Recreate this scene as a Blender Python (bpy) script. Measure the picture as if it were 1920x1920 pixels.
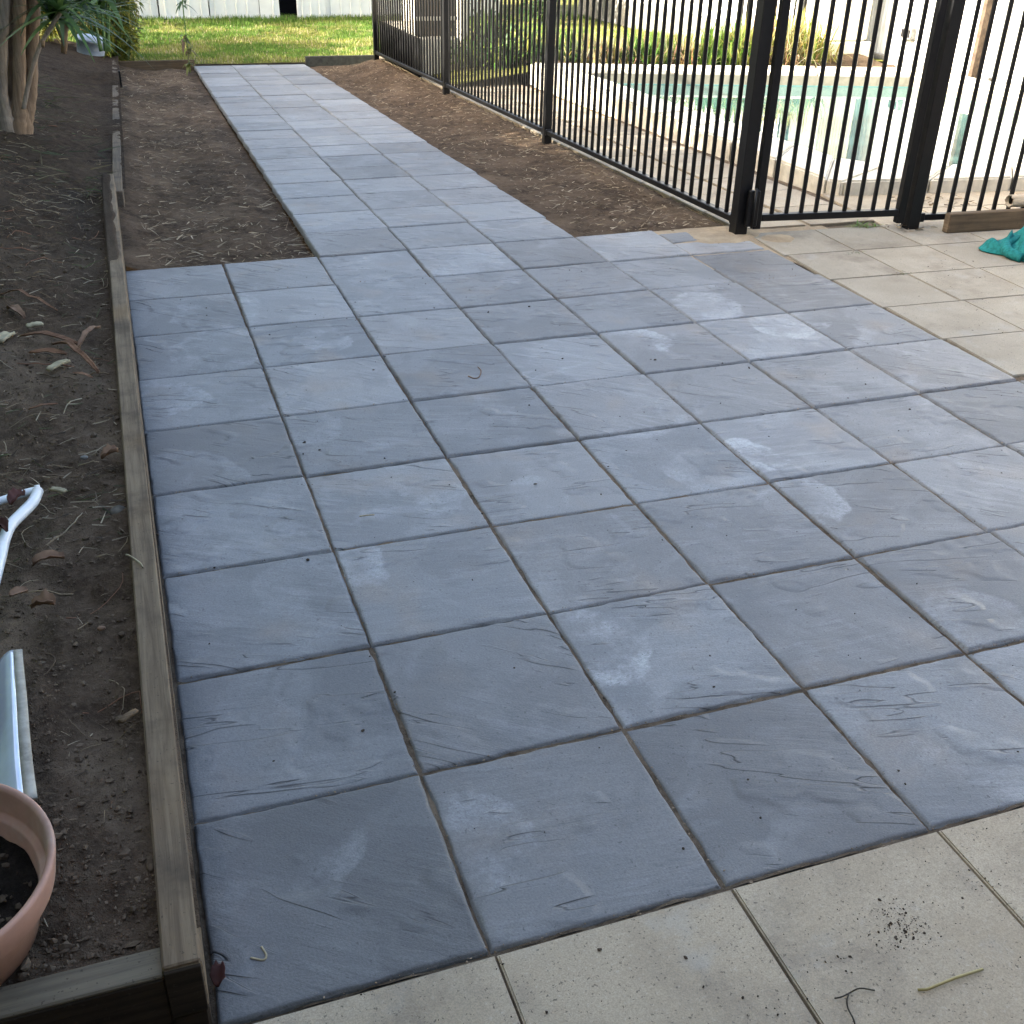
import bpy, bmesh, math, random
import numpy as np
from mathutils import Vector, Matrix

random.seed(7); RNG = np.random.default_rng(11)
for o in list(bpy.data.objects): bpy.data.objects.remove(o)
SC = bpy.context.scene
COL = SC.collection
R = math.radians

# ------------------------------------------------------------------ camera
YAW, PITCH, ROLL = 0.3481, 0.5192, 0.0258
CAM = Vector((0.0493, -1.0391, 1.4049)); FPX = 2025.376
_f = Vector((math.sin(YAW)*math.cos(PITCH), math.cos(YAW)*math.cos(PITCH), -math.sin(PITCH)))
_r = Vector((math.cos(YAW), -math.sin(YAW), 0)); _u = _r.cross(_f)
CR = _r*math.cos(ROLL) + _u*math.sin(ROLL); CU = -_r*math.sin(ROLL) + _u*math.cos(ROLL)
cd = bpy.data.cameras.new('camera'); cam = bpy.data.objects.new('camera', cd); COL.objects.link(cam)
m = Matrix((CR, CU, -_f)).transposed().to_4x4(); m.translation = CAM; cam.matrix_world = m
cd.sensor_width = 36; cd.lens = FPX/1920*36; cd.clip_start = 0.02; cd.clip_end = 2000
SC.camera = cam
# ------------------------------------------------------------------ light
SUN_EL, SUN_AZ = 27.0, -84.0            # azimuth clockwise from +Y
w = bpy.data.worlds.new('World'); SC.world = w; w.use_nodes = True
wn = w.node_tree; sky = wn.nodes.new('ShaderNodeTexSky'); sky.sky_type = 'NISHITA'; sky.sun_disc = False
sky.sun_elevation = R(SUN_EL); sky.sun_rotation = R(SUN_AZ); sky.dust_density = 6.0; sky.ozone_density = 0.15; sky.air_density = 1.0
wn.links.new(sky.outputs[0], wn.nodes['Background'].inputs[0]); wn.nodes['Background'].inputs[1].default_value = 0.14
sl = bpy.data.lights.new('sun', 'SUN'); sl.energy = 5.0; sl.angle = R(0.53); sl.color = (1.0, 0.93, 0.82)
so = bpy.data.objects.new('sun', sl); COL.objects.link(so)
sd = Vector((math.sin(R(SUN_AZ))*math.cos(R(SUN_EL)), math.cos(R(SUN_AZ))*math.cos(R(SUN_EL)), math.sin(R(SUN_EL))))
so.rotation_euler = (-sd).to_track_quat('-Z', 'Y').to_euler()
vs = SC.view_settings; vs.view_transform = 'Standard'; vs.look = 'None'; vs.exposure = 2.6; vs.gamma = 1; vs.use_curve_mapping = False
SC.cycles.use_denoising = True
SC.cycles.max_bounces = 8; SC.cycles.diffuse_bounces = 4

# ------------------------------------------------------------------ helpers
def ray(x, y): return CR*((x-960)/FPX) + CU*((960-y)/FPX) + _f
def on(x, y, z):                      # photo direction met with a level z: a real place
    d = ray(x, y); return CAM + d*((z-CAM.z)/d.z)
def at(x, y, Y):
    d = ray(x, y); return CAM + d*((Y-CAM.y)/d.y)
def zg(Y):                            # fall of the path towards the lawn
    t = Y-3.9
    if t <= -.5: return 0.
    if t < .5: return -.039*(t+.5)**2/2
    return -.039*t
def zf(Y): return -.0215*(Y-3.6) if Y > 3.6 else 0.   # fall of the ground along the fence
def sstep(a, b, x):
    t = np.clip((np.asarray(x, float)-a)/(b-a), 0, 1); return t*t*(3-2*t)
def _hash(ix, iy, s):
    h = (ix*374761393 + iy*668265263 + s*1274126177) & 0xffffffff
    h = ((h ^ (h >> 13))*1103515245) & 0xffffffff
    return ((h ^ (h >> 16)) & 0xffff)/65535.
def vnoise(x, y, s=0):
    x = np.asarray(x, float); y = np.asarray(y, float)
    ix = np.floor(x).astype(np.int64); iy = np.floor(y).astype(np.int64); fx = x-ix; fy = y-iy
    fx = fx*fx*(3-2*fx); fy = fy*fy*(3-2*fy)
    a = _hash(ix, iy, s); b = _hash(ix+1, iy, s); c = _hash(ix, iy+1, s); d = _hash(ix+1, iy+1, s)
    return (a*(1-fx)+b*fx)*(1-fy)+(c*(1-fx)+d*fx)*fy
def fbm(x, y, s=0, o=4):
    v = 0.; a = .5
    for k in range(o):
        v = v+a*(vnoise(x, y, s+k*17)-.5); x = x*2.03+1.7; y = y*2.03+5.1; a *= .5
    return v

def tag(o, label=None, cat=None, group=None, kind=None):
    if label: o['label'] = label
    if cat: o['category'] = cat
    if group: o['group'] = group
    if kind: o['kind'] = kind
    return o
def link(name, me, mat=None, parent=None, loc=None, rot=None):
    o = bpy.data.objects.new(name, me); COL.objects.link(o)
    if mat is not None and me is not None and not me.materials: me.materials.append(mat)
    if parent is not None: o.parent = parent
    if loc is not None: o.location = loc
    if rot is not None: o.rotation_euler = rot
    return o
def mesh(name, V, F, smooth=False, cols=None):
    me = bpy.data.meshes.new(name)
    me.from_pydata([tuple(map(float, v)) for v in V] if not isinstance(V, np.ndarray) else V.tolist(), [], F if isinstance(F, list) else F.tolist())
    if smooth: me.polygons.foreach_set('use_smooth', [True]*len(me.polygons))
    if cols is not None:
        a = me.color_attributes.new('Col', 'FLOAT_COLOR', 'POINT')
        c = np.ones((len(cols), 4), np.float32); c[:, :3] = cols; a.data.foreach_set('color', c.ravel())
    me.update(); return me
def empty(name, loc=(0, 0, 0), rz=0):
    o = bpy.data.objects.new(name, None); COL.objects.link(o); o.location = loc; o.rotation_euler = (0, 0, rz); o.empty_display_size = .05; return o
def grid_mesh(name, xs, ys, zfun, smooth=True):
    X, Y = np.meshgrid(xs, ys); Z = zfun(X, Y)
    if isinstance(Z, tuple): X, Y, Z = Z
    n, mm = X.shape; V = np.stack([X.ravel(), Y.ravel(), Z.ravel()], 1)
    i = np.arange((n-1)*(mm-1)); a = (i//(mm-1))*mm + i % (mm-1)
    return mesh(name, V, np.stack([a, a+1, a+mm+1, a+mm], 1), smooth)
_bc = {}
def box_me(dx, dy, dz, bev=.003, seg=1):
    k = (round(dx, 4), round(dy, 4), round(dz, 4), bev, seg)
    if k in _bc: return _bc[k].copy()
    bm = bmesh.new(); bmesh.ops.create_cube(bm, size=1)
    bmesh.ops.scale(bm, vec=(dx, dy, dz), verts=bm.verts)
    if bev: bmesh.ops.bevel(bm, geom=list(bm.edges), offset=bev, segments=seg, affect='EDGES', profile=.5)
    me = bpy.data.meshes.new('box'); bm.to_mesh(me); bm.free(); _bc[k] = me.copy(); return me
def box(name, c, d, mat, parent=None, bev=.003, rot=None):
    return link(name, box_me(*d, bev), mat, parent, c, rot)
def tube_vf(pts, rad, n=8, cap=True, base=0):
    pts = [Vector(p) for p in pts]; rs = rad if isinstance(rad, (list, tuple)) else [rad]*len(pts)
    V = []; F = []; prev = None
    for i, p in enumerate(pts):
        t = (pts[min(i+1, len(pts)-1)]-pts[max(i-1, 0)]).normalized()
        if prev is None: a = t.orthogonal().normalized()
        else: a = (prev - t*prev.dot(t)).normalized()
        prev = a; b = t.cross(a)
        for k in range(n):
            th = 2*math.pi*k/n; V.append(p+(a*math.cos(th)+b*math.sin(th))*rs[i])
    for i in range(len(pts)-1):
        for k in range(n):
            q = base+i*n; F.append([q+k, q+(k+1) % n, q+n+(k+1) % n, q+n+k])
    if cap:
        F.append([base+k for k in range(n)][::-1]); F.append([base+(len(pts)-1)*n+k for k in range(n)])
    return V, F
def tube(name, pts, rad, mat, parent=None, n=8):
    V, F = tube_vf(pts, rad, n); return link(name, mesh(name, V, F, True), mat, parent)
def smooth_path(P, k=6):
    P = [Vector(p) for p in P]; out = []
    Q = [P[0]*2-P[1]]+P+[P[-1]*2-P[-2]]
    for i in range(1, len(Q)-2):
        for s in range(k):
            t = s/k; a, b, c, d = Q[i-1], Q[i], Q[i+1], Q[i+2]
            out.append(.5*((2*b)+(c-a)*t+(2*a-5*b+4*c-d)*t*t+(3*b-a-3*c+d)*t**3))
    out.append(P[-1]); return out
class Blades:                         # many thin leaf strips in one mesh
    def __init__(s): s.V = []; s.F = []; s.C = []
    def add(s, p, d, length, width, droop=.3, seg=3, col=(.1, .2, .03), up=None, fold=0):
        p = Vector(p); d = Vector(d).normalized(); side = d.cross(up if up is not None else Vector((0, 0, 1)))
        if side.length < 1e-3: side = Vector((1, 0, 0))
        side.normalize(); b = len(s.V)
        for i in range(seg+1):
            t = i/seg; q = p+d*(length*t)+Vector((0, 0, -droop*length*t*t)); wv = side*(width*.5*(1-t**2.2)+width*.04)
            s.V += [q-wv, q+wv]; s.C += [col, col]
            if i: s.F.append([b+2*i-2, b+2*i-1, b+2*i+1, b+2*i])
    def build(s, name, mat, parent=None):
        return link(name, mesh(name, s.V, s.F, False, s.C), mat, parent)

# ------------------------------------------------------------------ materials
class NT:
    def __init__(s, name):
        s.m = bpy.data.materials.new(name); s.m.use_nodes = True; s.t = s.m.node_tree; s.b = s.t.nodes['Principled BSDF']; s.out = s.t.nodes['Material Output']
    def n(s, ty, **kw):
        x = s.t.nodes.new('ShaderNode'+ty)
        for k, v in kw.items():
            if k[0] == 'i' and k[1:].isdigit(): x.inputs[int(k[1:])].default_value = v
            else: setattr(x, k, v)
        return x
    def l(s, a, b): s.t.links.new(a, b)
    def math(s, op, a, b=None, c=None, clamp=False):
        x = s.n('Math', operation=op); x.use_clamp = clamp
        for i, v in enumerate((a, b, c)):
            if v is None: continue
            if isinstance(v, (int, float)): x.inputs[i].default_value = v
            else: s.l(v, x.inputs[i])
        return x.outputs[0]
    def vmath(s, op, a, b):
        x = s.n('VectorMath', operation=op)
        for i, v in enumerate((a, b)):
            if isinstance(v, (tuple, list)): x.inputs[i].default_value = v
            else: s.l(v, x.inputs[i])
        return x.outputs[0]
    def noise(s, vec, scale, detail=4, rough=.55, dist=0):
        x = s.n('TexNoise'); x.inputs['Scale'].default_value = scale; x.inputs['Detail'].default_value = detail
        x.inputs['Roughness'].default_value = rough; x.inputs['Distortion'].default_value = dist
        if vec is not None: s.l(vec, x.inputs['Vector'])
        return x.outputs['Fac']
    def ramp(s, f, a, b, lo=0., hi=1.):
        x = s.n('MapRange', interpolation_type='SMOOTHSTEP'); s.l(f, x.inputs[0])
        for i, v in enumerate((a, b, lo, hi)): x.inputs[i+1].default_value = v
        return x.outputs[0]
    def mix(s, f, a, b, mode='MIX'):
        x = s.n('Mix', data_type='RGBA', blend_type=mode)
        for i, v in ((0, f), (6, a), (7, b)):
            if isinstance(v, (int, float)): x.inputs[i].default_value = v
            elif isinstance(v, tuple): x.inputs[i].default_value = (*v, 1)
            else: s.l(v, x.inputs[i])
        return x.outputs[2]
    def col(s, c, rough=.8, spec=.3, metal=0):
        if isinstance(c, tuple): s.b.inputs['Base Color'].default_value = (*c, 1)
        else: s.l(c, s.b.inputs['Base Color'])
        if isinstance(rough, (int, float)): s.b.inputs['Roughness'].default_value = rough
        else: s.l(rough, s.b.inputs['Roughness'])
        s.b.inputs['Specular IOR Level'].default_value = spec; s.b.inputs['Metallic'].default_value = metal
        return s
    def bump(s, h, strength=.3, dist=.01):
        x = s.n('Bump'); x.inputs['Strength'].default_value = strength; x.inputs['Distance'].default_value = dist
        s.l(h, x.inputs['Height']); s.l(x.outputs[0], s.b.inputs['Normal'])
    def obj(s, off=True):
        tc = s.n('TexCoord').outputs['Object']
        if not off: return tc
        oi = s.n('ObjectInfo'); rr = s.n('CombineXYZ')
        s.l(s.math('MULTIPLY', oi.outputs['Random'], 37.), rr.inputs[0]); s.l(s.math('MULTIPLY', oi.outputs['Random'], 91.), rr.inputs[1])
        s.l(s.math('MULTIPLY', oi.outputs['Random'], 53.), rr.inputs[2])
        return s.vmath('ADD', tc, rr.outputs[0])

def mat_grey_paver():
    s = NT('grey_riven_concrete'); tc = s.n('TexCoord').outputs['Object']; v = s.obj()
    oi = s.n('ObjectInfo'); rnd = oi.outputs['Random']; sep = s.n('SeparateColor'); s.l(oi.outputs['Color'], sep.inputs[0])
    px, py, ps = sep.outputs; tone = oi.outputs['Alpha']
    big = s.noise(v, 4.2, 4, .55, .3); med = s.noise(v, 17, 5, .6)
    c = s.mix(s.ramp(big, .28, .72), (.142, .152, .158), (.206, .214, .217))
    wide = s.noise(s.vmath('ADD', v, (12, 4, 6)), 2.6, 7, .62, .5); c = s.mix(s.ramp(wide, .485, .535, 0, .34), c, (.268, .282, .286)); c = s.mix(s.ramp(wide, .40, .47, .34, 0), c, (.125, .131, .136))
    c = s.mix(s.ramp(s.noise(s.vmath('ADD', v, (9, 3, 1)), 4, 3, .5), .54, .78, 0, .6), c, (.25, .215, .175))   # faint rusty bloom
    c = s.mix(s.math('MULTIPLY', s.math('FRACT', s.math('MULTIPLY', rnd, 17.7)), .24), c, (.225, .205, .18))     # slab to slab: some greyer, some browner
    # cleft streaks running along one slanted direction
    mp = s.n('Mapping', vector_type='POINT'); s.l(v, mp.inputs[0]); rz = s.n('CombineXYZ')
    s.l(s.math('MULTIPLY_ADD', rnd, .8, -.05), rz.inputs[2]); s.l(rz.outputs[0], mp.inputs['Rotation'])
    strk = s.noise(s.vmath('MULTIPLY', mp.outputs[0], (1.6, 10., 1.)), 4.2, 5, .65, .35)
    soft = s.ramp(s.noise(s.vmath('ADD', v, (2, 5, 7)), 3.5, 2), .38, .62)
    c = s.mix(s.math('MULTIPLY', s.ramp(strk, .48, .72, 0, .42), soft), c, (.31, .322, .328))
    c = s.mix(s.math('MULTIPLY', s.ramp(strk, .26, .46, .5, 0), soft), c, (.10, .108, .116))
    n1 = s.noise(s.vmath('MULTIPLY', mp.outputs[0], (1.0, 8.5, 1.)), 2.3, 2.2, .5, .12)
    ln = s.math('ABSOLUTE', s.math('SUBTRACT', n1, .5)); patch = s.ramp(s.noise(s.vmath('ADD', v, (6, 6, 3)), 5.5, 2), .5, .6)
    lmask = s.math('MULTIPLY', s.ramp(ln, .0, .007, 1, 0), patch)
    c = s.mix(s.math('MULTIPLY', lmask, .75), c, (.045, .047, .052))
    # lime bloom: a thin crescent at the place stored per slab
    cen = s.n('CombineXYZ'); s.l(s.math('MULTIPLY_ADD', px, .4, -.2), cen.inputs[0]); s.l(s.math('MULTIPLY_ADD', py, .4, -.2), cen.inputs[1])
    warp = s.n('CombineXYZ'); s.l(s.math('MULTIPLY_ADD', big, .22, -.11), warp.inputs[0]); s.l(s.math('MULTIPLY_ADD', med, .05, -.025), warp.inputs[1])
    d = s.n('VectorMath', operation='LENGTH'); flat = s.vmath('MULTIPLY', s.vmath('ADD', s.vmath('SUBTRACT', tc, cen.outputs[0]), warp.outputs[0]), (1, .8, 0)); s.l(flat, d.inputs[0]); dv = s.math('SUBTRACT', d.outputs['Value'], s.math('MULTIPLY', rnd, .11))
    crisp = s.ramp(s.noise(s.vmath('ADD', v, (1, 2, 3)), 70, 4, .8), .36, .58)
    cres = s.math('MULTIPLY', s.math('MULTIPLY_ADD', crisp, .6, .4), s.math('MULTIPLY', s.math('MULTIPLY', s.ramp(dv, .068, .080, 1, 0), s.ramp(dv, -.05, .065, 0, 1)), s.ramp(s.noise(s.vmath('ADD', v, (8, 1, 5)), 3.6, 5, .65), .44, .56)))
    ef = s.math('MULTIPLY', cres, s.math('MULTIPLY', ps, .62))
    gen = s.math('MULTIPLY', s.ramp(s.noise(s.vmath('ADD', v, (4, 8, 2)), 5, 6, .62, .8), .57, .76), .30)
    c = s.mix(s.math('MAXIMUM', ef, gen, clamp=True), c, (.46, .485, .50))
    gr = s.noise(v, 240, 2, .75); c = s.mix(s.ramp(gr, .32, .68, .34, 0), c, (.085, .09, .096)); c = s.mix(s.ramp(s.noise(s.vmath('ADD', v, (3, 1, 9)), 300, 2, .7), .55, .75, 0, .28), c, (.36, .37, .38))
    pit = s.ramp(s.noise(v, 110, 2, .5), .67, .73); c = s.mix(s.math('MULTIPLY', pit, .5), c, (.04, .04, .04))
    k = s.math('MULTIPLY', s.math('MULTIPLY_ADD', s.math('FRACT', s.math('MULTIPLY', rnd, 7.31)),   .46, .76), tone); kk = s.n('CombineXYZ')
    for i in range(3): s.l(k, kk.inputs[i])
    c = s.mix(1., c, kk.outputs[0], 'MULTIPLY')
    s.col(c, s.ramp(big, .2, .8, .52, .72), .5)
    h = s.math('ADD', s.math('MULTIPLY', gr, .24), s.math('MULTIPLY', s.math('MULTIPLY', strk, soft), .7)); h = s.math('ADD', h, s.math('MULTIPLY', s.math('MULTIPLY', s.ramp(n1, .486, .514), patch), 1.3)); h = s.math('SUBTRACT', h, s.math('MULTIPLY', lmask, .5)); h = s.math('ADD', h, s.math('MULTIPLY', med, .35))
    s.bump(h, .8, .0045); return s.m
def mat_beige_paver(ca=(.395, .328, .232), cb=(.475, .405, .295), name='beige_concrete'):
    s = NT(name); v = s.obj(); oi = s.n('ObjectInfo'); rnd = oi.outputs['Random']
    big = s.noise(v, 4, 5, .6); gr = s.noise(v, 330, 2, .8); sp = s.noise(v, 150, 3, .75)
    c = s.mix(s.ramp(big, .3, .7), ca, cb)
    c = s.mix(s.ramp(gr, .35, .65, 0, .55), c, (.23, .195, .14)); c = s.mix(s.ramp(sp, .56, .72, 0, .35), c, (.55, .50, .41))
    c = s.mix(s.ramp(s.noise(s.vmath('ADD', v, (3, 3, 3)), 170, 2, .7), .63, .69, 0, .75), c, (.07, .06, .045))
    dirt = s.math('MULTIPLY', s.ramp(s.noise(s.vmath('ADD', v, (7, 1, 2)), 3.2, 6, .70), .46, .74), .75); c = s.mix(dirt, c, (.16, .135, .105))
    c = s.mix(s.ramp(s.noise(s.vmath('ADD', v, (1, 7, 2)), 6, 5, .6), .56, .72, 0, .35), c, (.36, .36, .33))
    k = s.math('MULTIPLY_ADD', rnd, .18, .9); kk = s.n('CombineXYZ')
    for i in range(3): s.l(k, kk.inputs[i])
    c = s.mix(1., c, kk.outputs[0], 'MULTIPLY')
    s.col(c, .85, .25); s.bump(s.math('ADD', gr, s.math('MULTIPLY', sp, .8)), .35, .0012); return s.m
def mat_soil(name, a, b, cdry, sc=1., bump=.8, far_shade=False):
    s = NT(name); v = s.obj(False)
    f1 = s.noise(v, 9*sc, 8, .68); f2 = s.noise(v, 60*sc, 6, .7); f3 = s.noise(v, 2.2*sc, 4, .6)
    c = s.mix(s.ramp(f1, .32, .68), a, b); c = s.mix(s.ramp(f3, .45, .7, 0, .65), c, cdry); c = s.mix(s.ramp(f2, .45, .75, 0, .5), c, cdry)
    c = s.mix(s.ramp(f2, .25, .42, .7, 0), c, (a[0]*.45, a[1]*.45, a[2]*.45))
    c = s.mix(s.ramp(s.noise(v, 170*sc, 3, .7), .70, .76, 0, .7), c, (.28, .25, .21))
    if far_shade:
        sp_ = s.n('SeparateXYZ'); s.l(v, sp_.inputs[0]); hy = s.math('ADD', sp_.outputs[1], s.math('MULTIPLY', f1, 2.5)); c = s.mix(s.ramp(hy, 3.2, 5.6, 0, .72), c, (.028, .020, .014))  # far end of the bed darkened: shrub shade put into the soil colour
    s.col(c, .95, .1); s.bump(s.math('ADD', s.math('MULTIPLY', f2, 1.), s.noise(v, 220*sc, 3, .7)), bump, .008); return s.m
def mat_wood(name, a, b, dark, axis=1, rough=.85, stain=.5):
    s = NT(name); v = s.obj(); st = [26., 26., 26.]; st[axis] = 1.1
    g = s.noise(s.vmath('MULTIPLY', v, tuple(st)), 3.2, 6, .65, .5); bl = s.noise(v, 6, 5, .62)
    c = s.mix(s.ramp(g, .3, .7), a, b); c = s.mix(s.ramp(bl, .45, .72, 0, stain), c, dark)
    c = s.mix(s.ramp(s.noise(s.vmath('ADD', v, (5, 2, 1)), 3, 3), .5, .75, 0, .35), c, (b[0]*1.1, b[1]*.9, b[2]*.6))
    c = s.mix(s.ramp(s.noise(v, 120, 2, .7), .64, .70, 0, .6), c, (.04, .033, .025))
    s.col(c, rough, .2); s.bump(g, .4, .003); return s.m
def mat_plain(name, c, rough=.6, spec=.4, var=.12, sc=20, metal=0, bump=0, dirt=None):
    s = NT(name); v = s.obj(); n = s.noise(v, sc, 5, .6)
    cc = s.mix(s.ramp(n, .3, .7), tuple(x*(1-var) for x in c), tuple(min(1, x*(1+var)) for x in c))
    if dirt: cc = s.mix(s.ramp(s.noise(s.vmath('ADD', v, (3, 9, 4)), sc*.35, 6, .7), .52, .7, 0, dirt[3]), cc, dirt[:3])
    s.col(cc, rough, spec, metal)
    if bump: s.bump(n, bump, .004)
    return s.m
def mat_leaf(name, rough=.5, trans=.35):
    s = NT(name); a = s.n('Attribute', attribute_name='Col'); s.col(a.outputs['Color'], rough, .35)
    t = s.n('BsdfTranslucent'); g = s.n('Gamma'); g.inputs[1].default_value = .8; s.l(a.outputs['Color'], g.inputs[0]); s.l(g.outputs[0], t.inputs[0])
    mx = s.n('MixShader'); mx.inputs[0].default_value = trans; s.l(s.b.outputs[0], mx.inputs[1]); s.l(t.outputs[0], mx.inputs[2]); s.l(mx.outputs[0], s.out.inputs[0]); return s.m
def mat_water():
    s = NT('pool_water'); v = s.obj(False); n = s.noise(s.vmath('MULTIPLY', v, (1, .6, 1)), 5, 3, .5)
    s.col((.055, .118, .112), .02, .5); s.b.inputs['IOR'].default_value = 1.33; s.bump(n, .06, .01); return s.m

M = dict(
 grey=mat_grey_paver(), beige=mat_beige_paver(), beige2=mat_beige_paver((.285, .26, .205), (.36, .33, .265), 'greyed_beige_concrete'),
 joint=mat_soil('dirty_joint', (.03, .024, .018), (.075, .058, .042), (.12, .095, .07), 2.5, .9), sand=mat_soil('joint_sand', (.085, .065, .046), (.21, .16, .113), (.33, .265, .19), 2.2, .9),
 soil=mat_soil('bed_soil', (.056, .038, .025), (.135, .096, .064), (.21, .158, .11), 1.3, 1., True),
 soil2=mat_soil('strip_soil', (.045, .031, .020), (.108, .076, .050), (.175, .127, .085), 1.1, 1.),
 wood=mat_wood('weathered_sleeper', (.112, .083, .055), (.205, .157, .103), (.06, .047, .034), 1, .85, .85), darkwood=mat_wood('shade_dark_timber', (.018, .013, .009), (.036, .026, .017), (.010, .008, .006), 0),  # darkwood: shade on sleeper ends and front faces put into the colour
 woodx=mat_wood('weathered_sleeper_cross', (.10, .085, .062), (.16, .135, .095), (.06, .052, .042), 0, .85, .7),
 plank=mat_wood('wet_plank', (.085, .06, .036), (.15, .105, .062), (.05, .036, .025), 0),
 black=mat_plain('black_powdercoat', (.0045, .0045, .005), .45, .3, .2, 30),
 white=mat_plain('white_steel', (.66, .67, .64), .5, .4, .05, 6, 0, 0, (.42, .42, .38, .35)),
 cream=mat_plain('cream_wall', (.72, .68, .56), .7, .3, .06, 5),
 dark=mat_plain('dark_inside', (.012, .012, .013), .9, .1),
 conc=mat_plain('grey_concrete', (.20, .195, .18), .9, .2, .25, 25, 0, .4),
 coping=mat_plain('coping_stone', (.60, .56, .46), .8, .25, .12, 14, 0, .3, (.33, .29, .2, .5)),
 pooltile=mat_plain('pool_teal', (.12, .26, .25), .5, .4, .08, 8), poolband=mat_plain('pool_band', (.24, .225, .18), .7, .3, .15, 18, 0, .2, (.2, .18, .13, .4)),
 terra=mat_plain('terracotta_plastic', (.40, .235, .175), .65, .3, .18, 9, 0, .25, (.45, .35, .29, .8)),
 pot_soil=mat_soil('potting_soil', (.014, .011, .009), (.035, .027, .021), (.05, .04, .03), 2., 1.),
 pvc=mat_plain('white_pvc', (.70, .74, .76), .3, .5, .06, 12, 0, 0, (.3, .27, .22, .35)),
 alu=mat_plain('worn_aluminium_lip', (.30, .29, .25), .55, .5, .22, 40, .3, .3, (.12, .11, .09, .7)),
 gloss=mat_plain('glossy_blue_white', (.55, .62, .72), .15, .7, .1, 9, .35),
 bark=mat_wood('tree_bark', (.15, .10, .062), (.29, .205, .135), (.08, .058, .04), 2),
 barkpale=mat_wood('pale_bark', (.19, .15, .11), (.31, .25, .19), (.10, .08, .06), 2),
 strip=mat_wood('bark_strip', (.12, .062, .036), (.24, .135, .08), (.05, .03, .02), 0),
 straw=mat_leaf('dry_straw', .8, .15), leaf=mat_leaf('green_leaf'), grass=mat_leaf('lawn_blade', .6, .4),
 towel=mat_plain('teal_towel', (.018, .15, .15), .95, .1, .25, 60, 0, .8),
 water=mat_water(), clay=mat_plain('cream_pipe', (.42, .36, .27), .6, .35, .15, 16), clayin=mat_plain('rusty_inside', (.30, .15, .07), .9, .1, .3, 30),
 bucket=mat_plain('blue_white_bucket', (.30, .35, .42), .45, .4, .1, 10, 0, 0, (.2, .2, .2, .5)),
 brick=mat_plain('unseen_house_brick', (.20, .14, .105), .9, .2, .2, 14, 0, .3), roof=mat_plain('roof_sheet', (.16, .15, .14), .6, .4),
 stem=mat_plain('green_stalk', (.10, .17, .05), .5, .4, .3, 14), speck=mat_plain('soil_crumb', (.055, .043, .032), .95, .1, .4, 60), sandl=mat_soil('loose_sand', (.30, .24, .165), (.40, .32, .22), (.47, .39, .27), 3., .7),
 foam=mat_plain('brown_timber', (.07, .05, .035), .85, .2, .35, 16), lawnbase=mat_soil('lawn_thatch', (.07, .085, .016), (.16, .16, .035), (.25, .20, .085), 1.2, .8),
)

# ================================================================== SETTING
gm = grid_mesh('ground', np.linspace(-400, 400, 9), np.linspace(-400, 400, 9), lambda X, Y: X*0-1.2, False)
tag(link('ground', gm, M['soil2']), kind='structure')

# ---- grey slabs -----------------------------------------------------------
S = 0.408
ED = [.2004, .1996, .1985, .197, .1948, .1905, .181]
COORD = np.array(sorted([-e for e in ED]+list(np.linspace(-.167, .167, 31))+ED))
def paver_mesh(k, sx=.4, sy=.4, rough=1., steps=True):
    xs = COORD*(sx/.4); ys = COORD*(sy/.4); X, Y = np.meshgrid(xs, ys); hx, hy = sx/2, sy/2
    rg = np.random.default_rng(500+k)
    e = np.minimum(hx-np.abs(X), hy-np.abs(Y))
    en = e - .0030*rough*(.2+fbm(X*38, Y*38, k, 4)*2.4)
    Z = -.0062*rough*(1-sstep(-.002, .0042, en))**1.2-.0009*(1-sstep(0, .015, e))
    Z += .0022*rough*fbm(X*9, Y*9, k+40, 4)
    if steps:
        for q in range(rg.integers(2, 5)):
            th = rg.uniform(-.9, .5); n = np.array([-math.sin(th), math.cos(th)]); off = rg.uniform(-.17, .17)
            dd = X*n[0]+Y*n[1]-off+.03*fbm(X*7, Y*7, k*7+q, 4)*2
            along = X*n[1]-Y*n[0]; wgt = np.exp(-((along-rg.uniform(-.15, .15))/rg.uniform(.08, .22))**2)
            Z += rg.choice([-1, 1])*rg.uniform(.0006, .0015)*wgt*(1/(1+np.exp(-dd/.004))-.5)*np.exp(-np.abs(dd)/.12)
    jx = .0022*rough*fbm(Y*38, X*0+k, k+3, 3)*2; jy = .0022*rough*fbm(X*38, Y*0+k, k+5, 3)*2
    bx = sstep(.03, 0, hx-np.abs(X)) if False else (1-sstep(0, .02, hx-np.abs(X))); by = 1-sstep(0, .02, hy-np.abs(Y))
    X2 = X+jx*bx*np.sign(X); Y2 = Y+jy*by*np.sign(Y)
    n, mm = X.shape; V = np.stack([X2.ravel(), Y2.ravel(), Z.ravel()], 1)
    i = np.arange((n-1)*(mm-1)); a = (i//(mm-1))*mm + i % (mm-1); F = np.stack([a, a+1, a+mm+1, a+mm], 1).tolist()
    ring = [j for j in range(mm)]+[r*mm+mm-1 for r in range(1, n)]+[(n-1)*mm+j for j in range(mm-2, -1, -1)]+[r*mm for r in range(n-2, 0, -1)]
    b = len(V); V = np.vstack([V, V[ring]*[1, 1, 0]+[0, 0, -.038]]); L = len(ring)
    for j in range(L): F.append([ring[j], b+j, b+(j+1) % L, ring[(j+1) % L]])
    return mesh('paver', V, F, True)
GREY = [paver_mesh(k) for k in range(14)]
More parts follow.
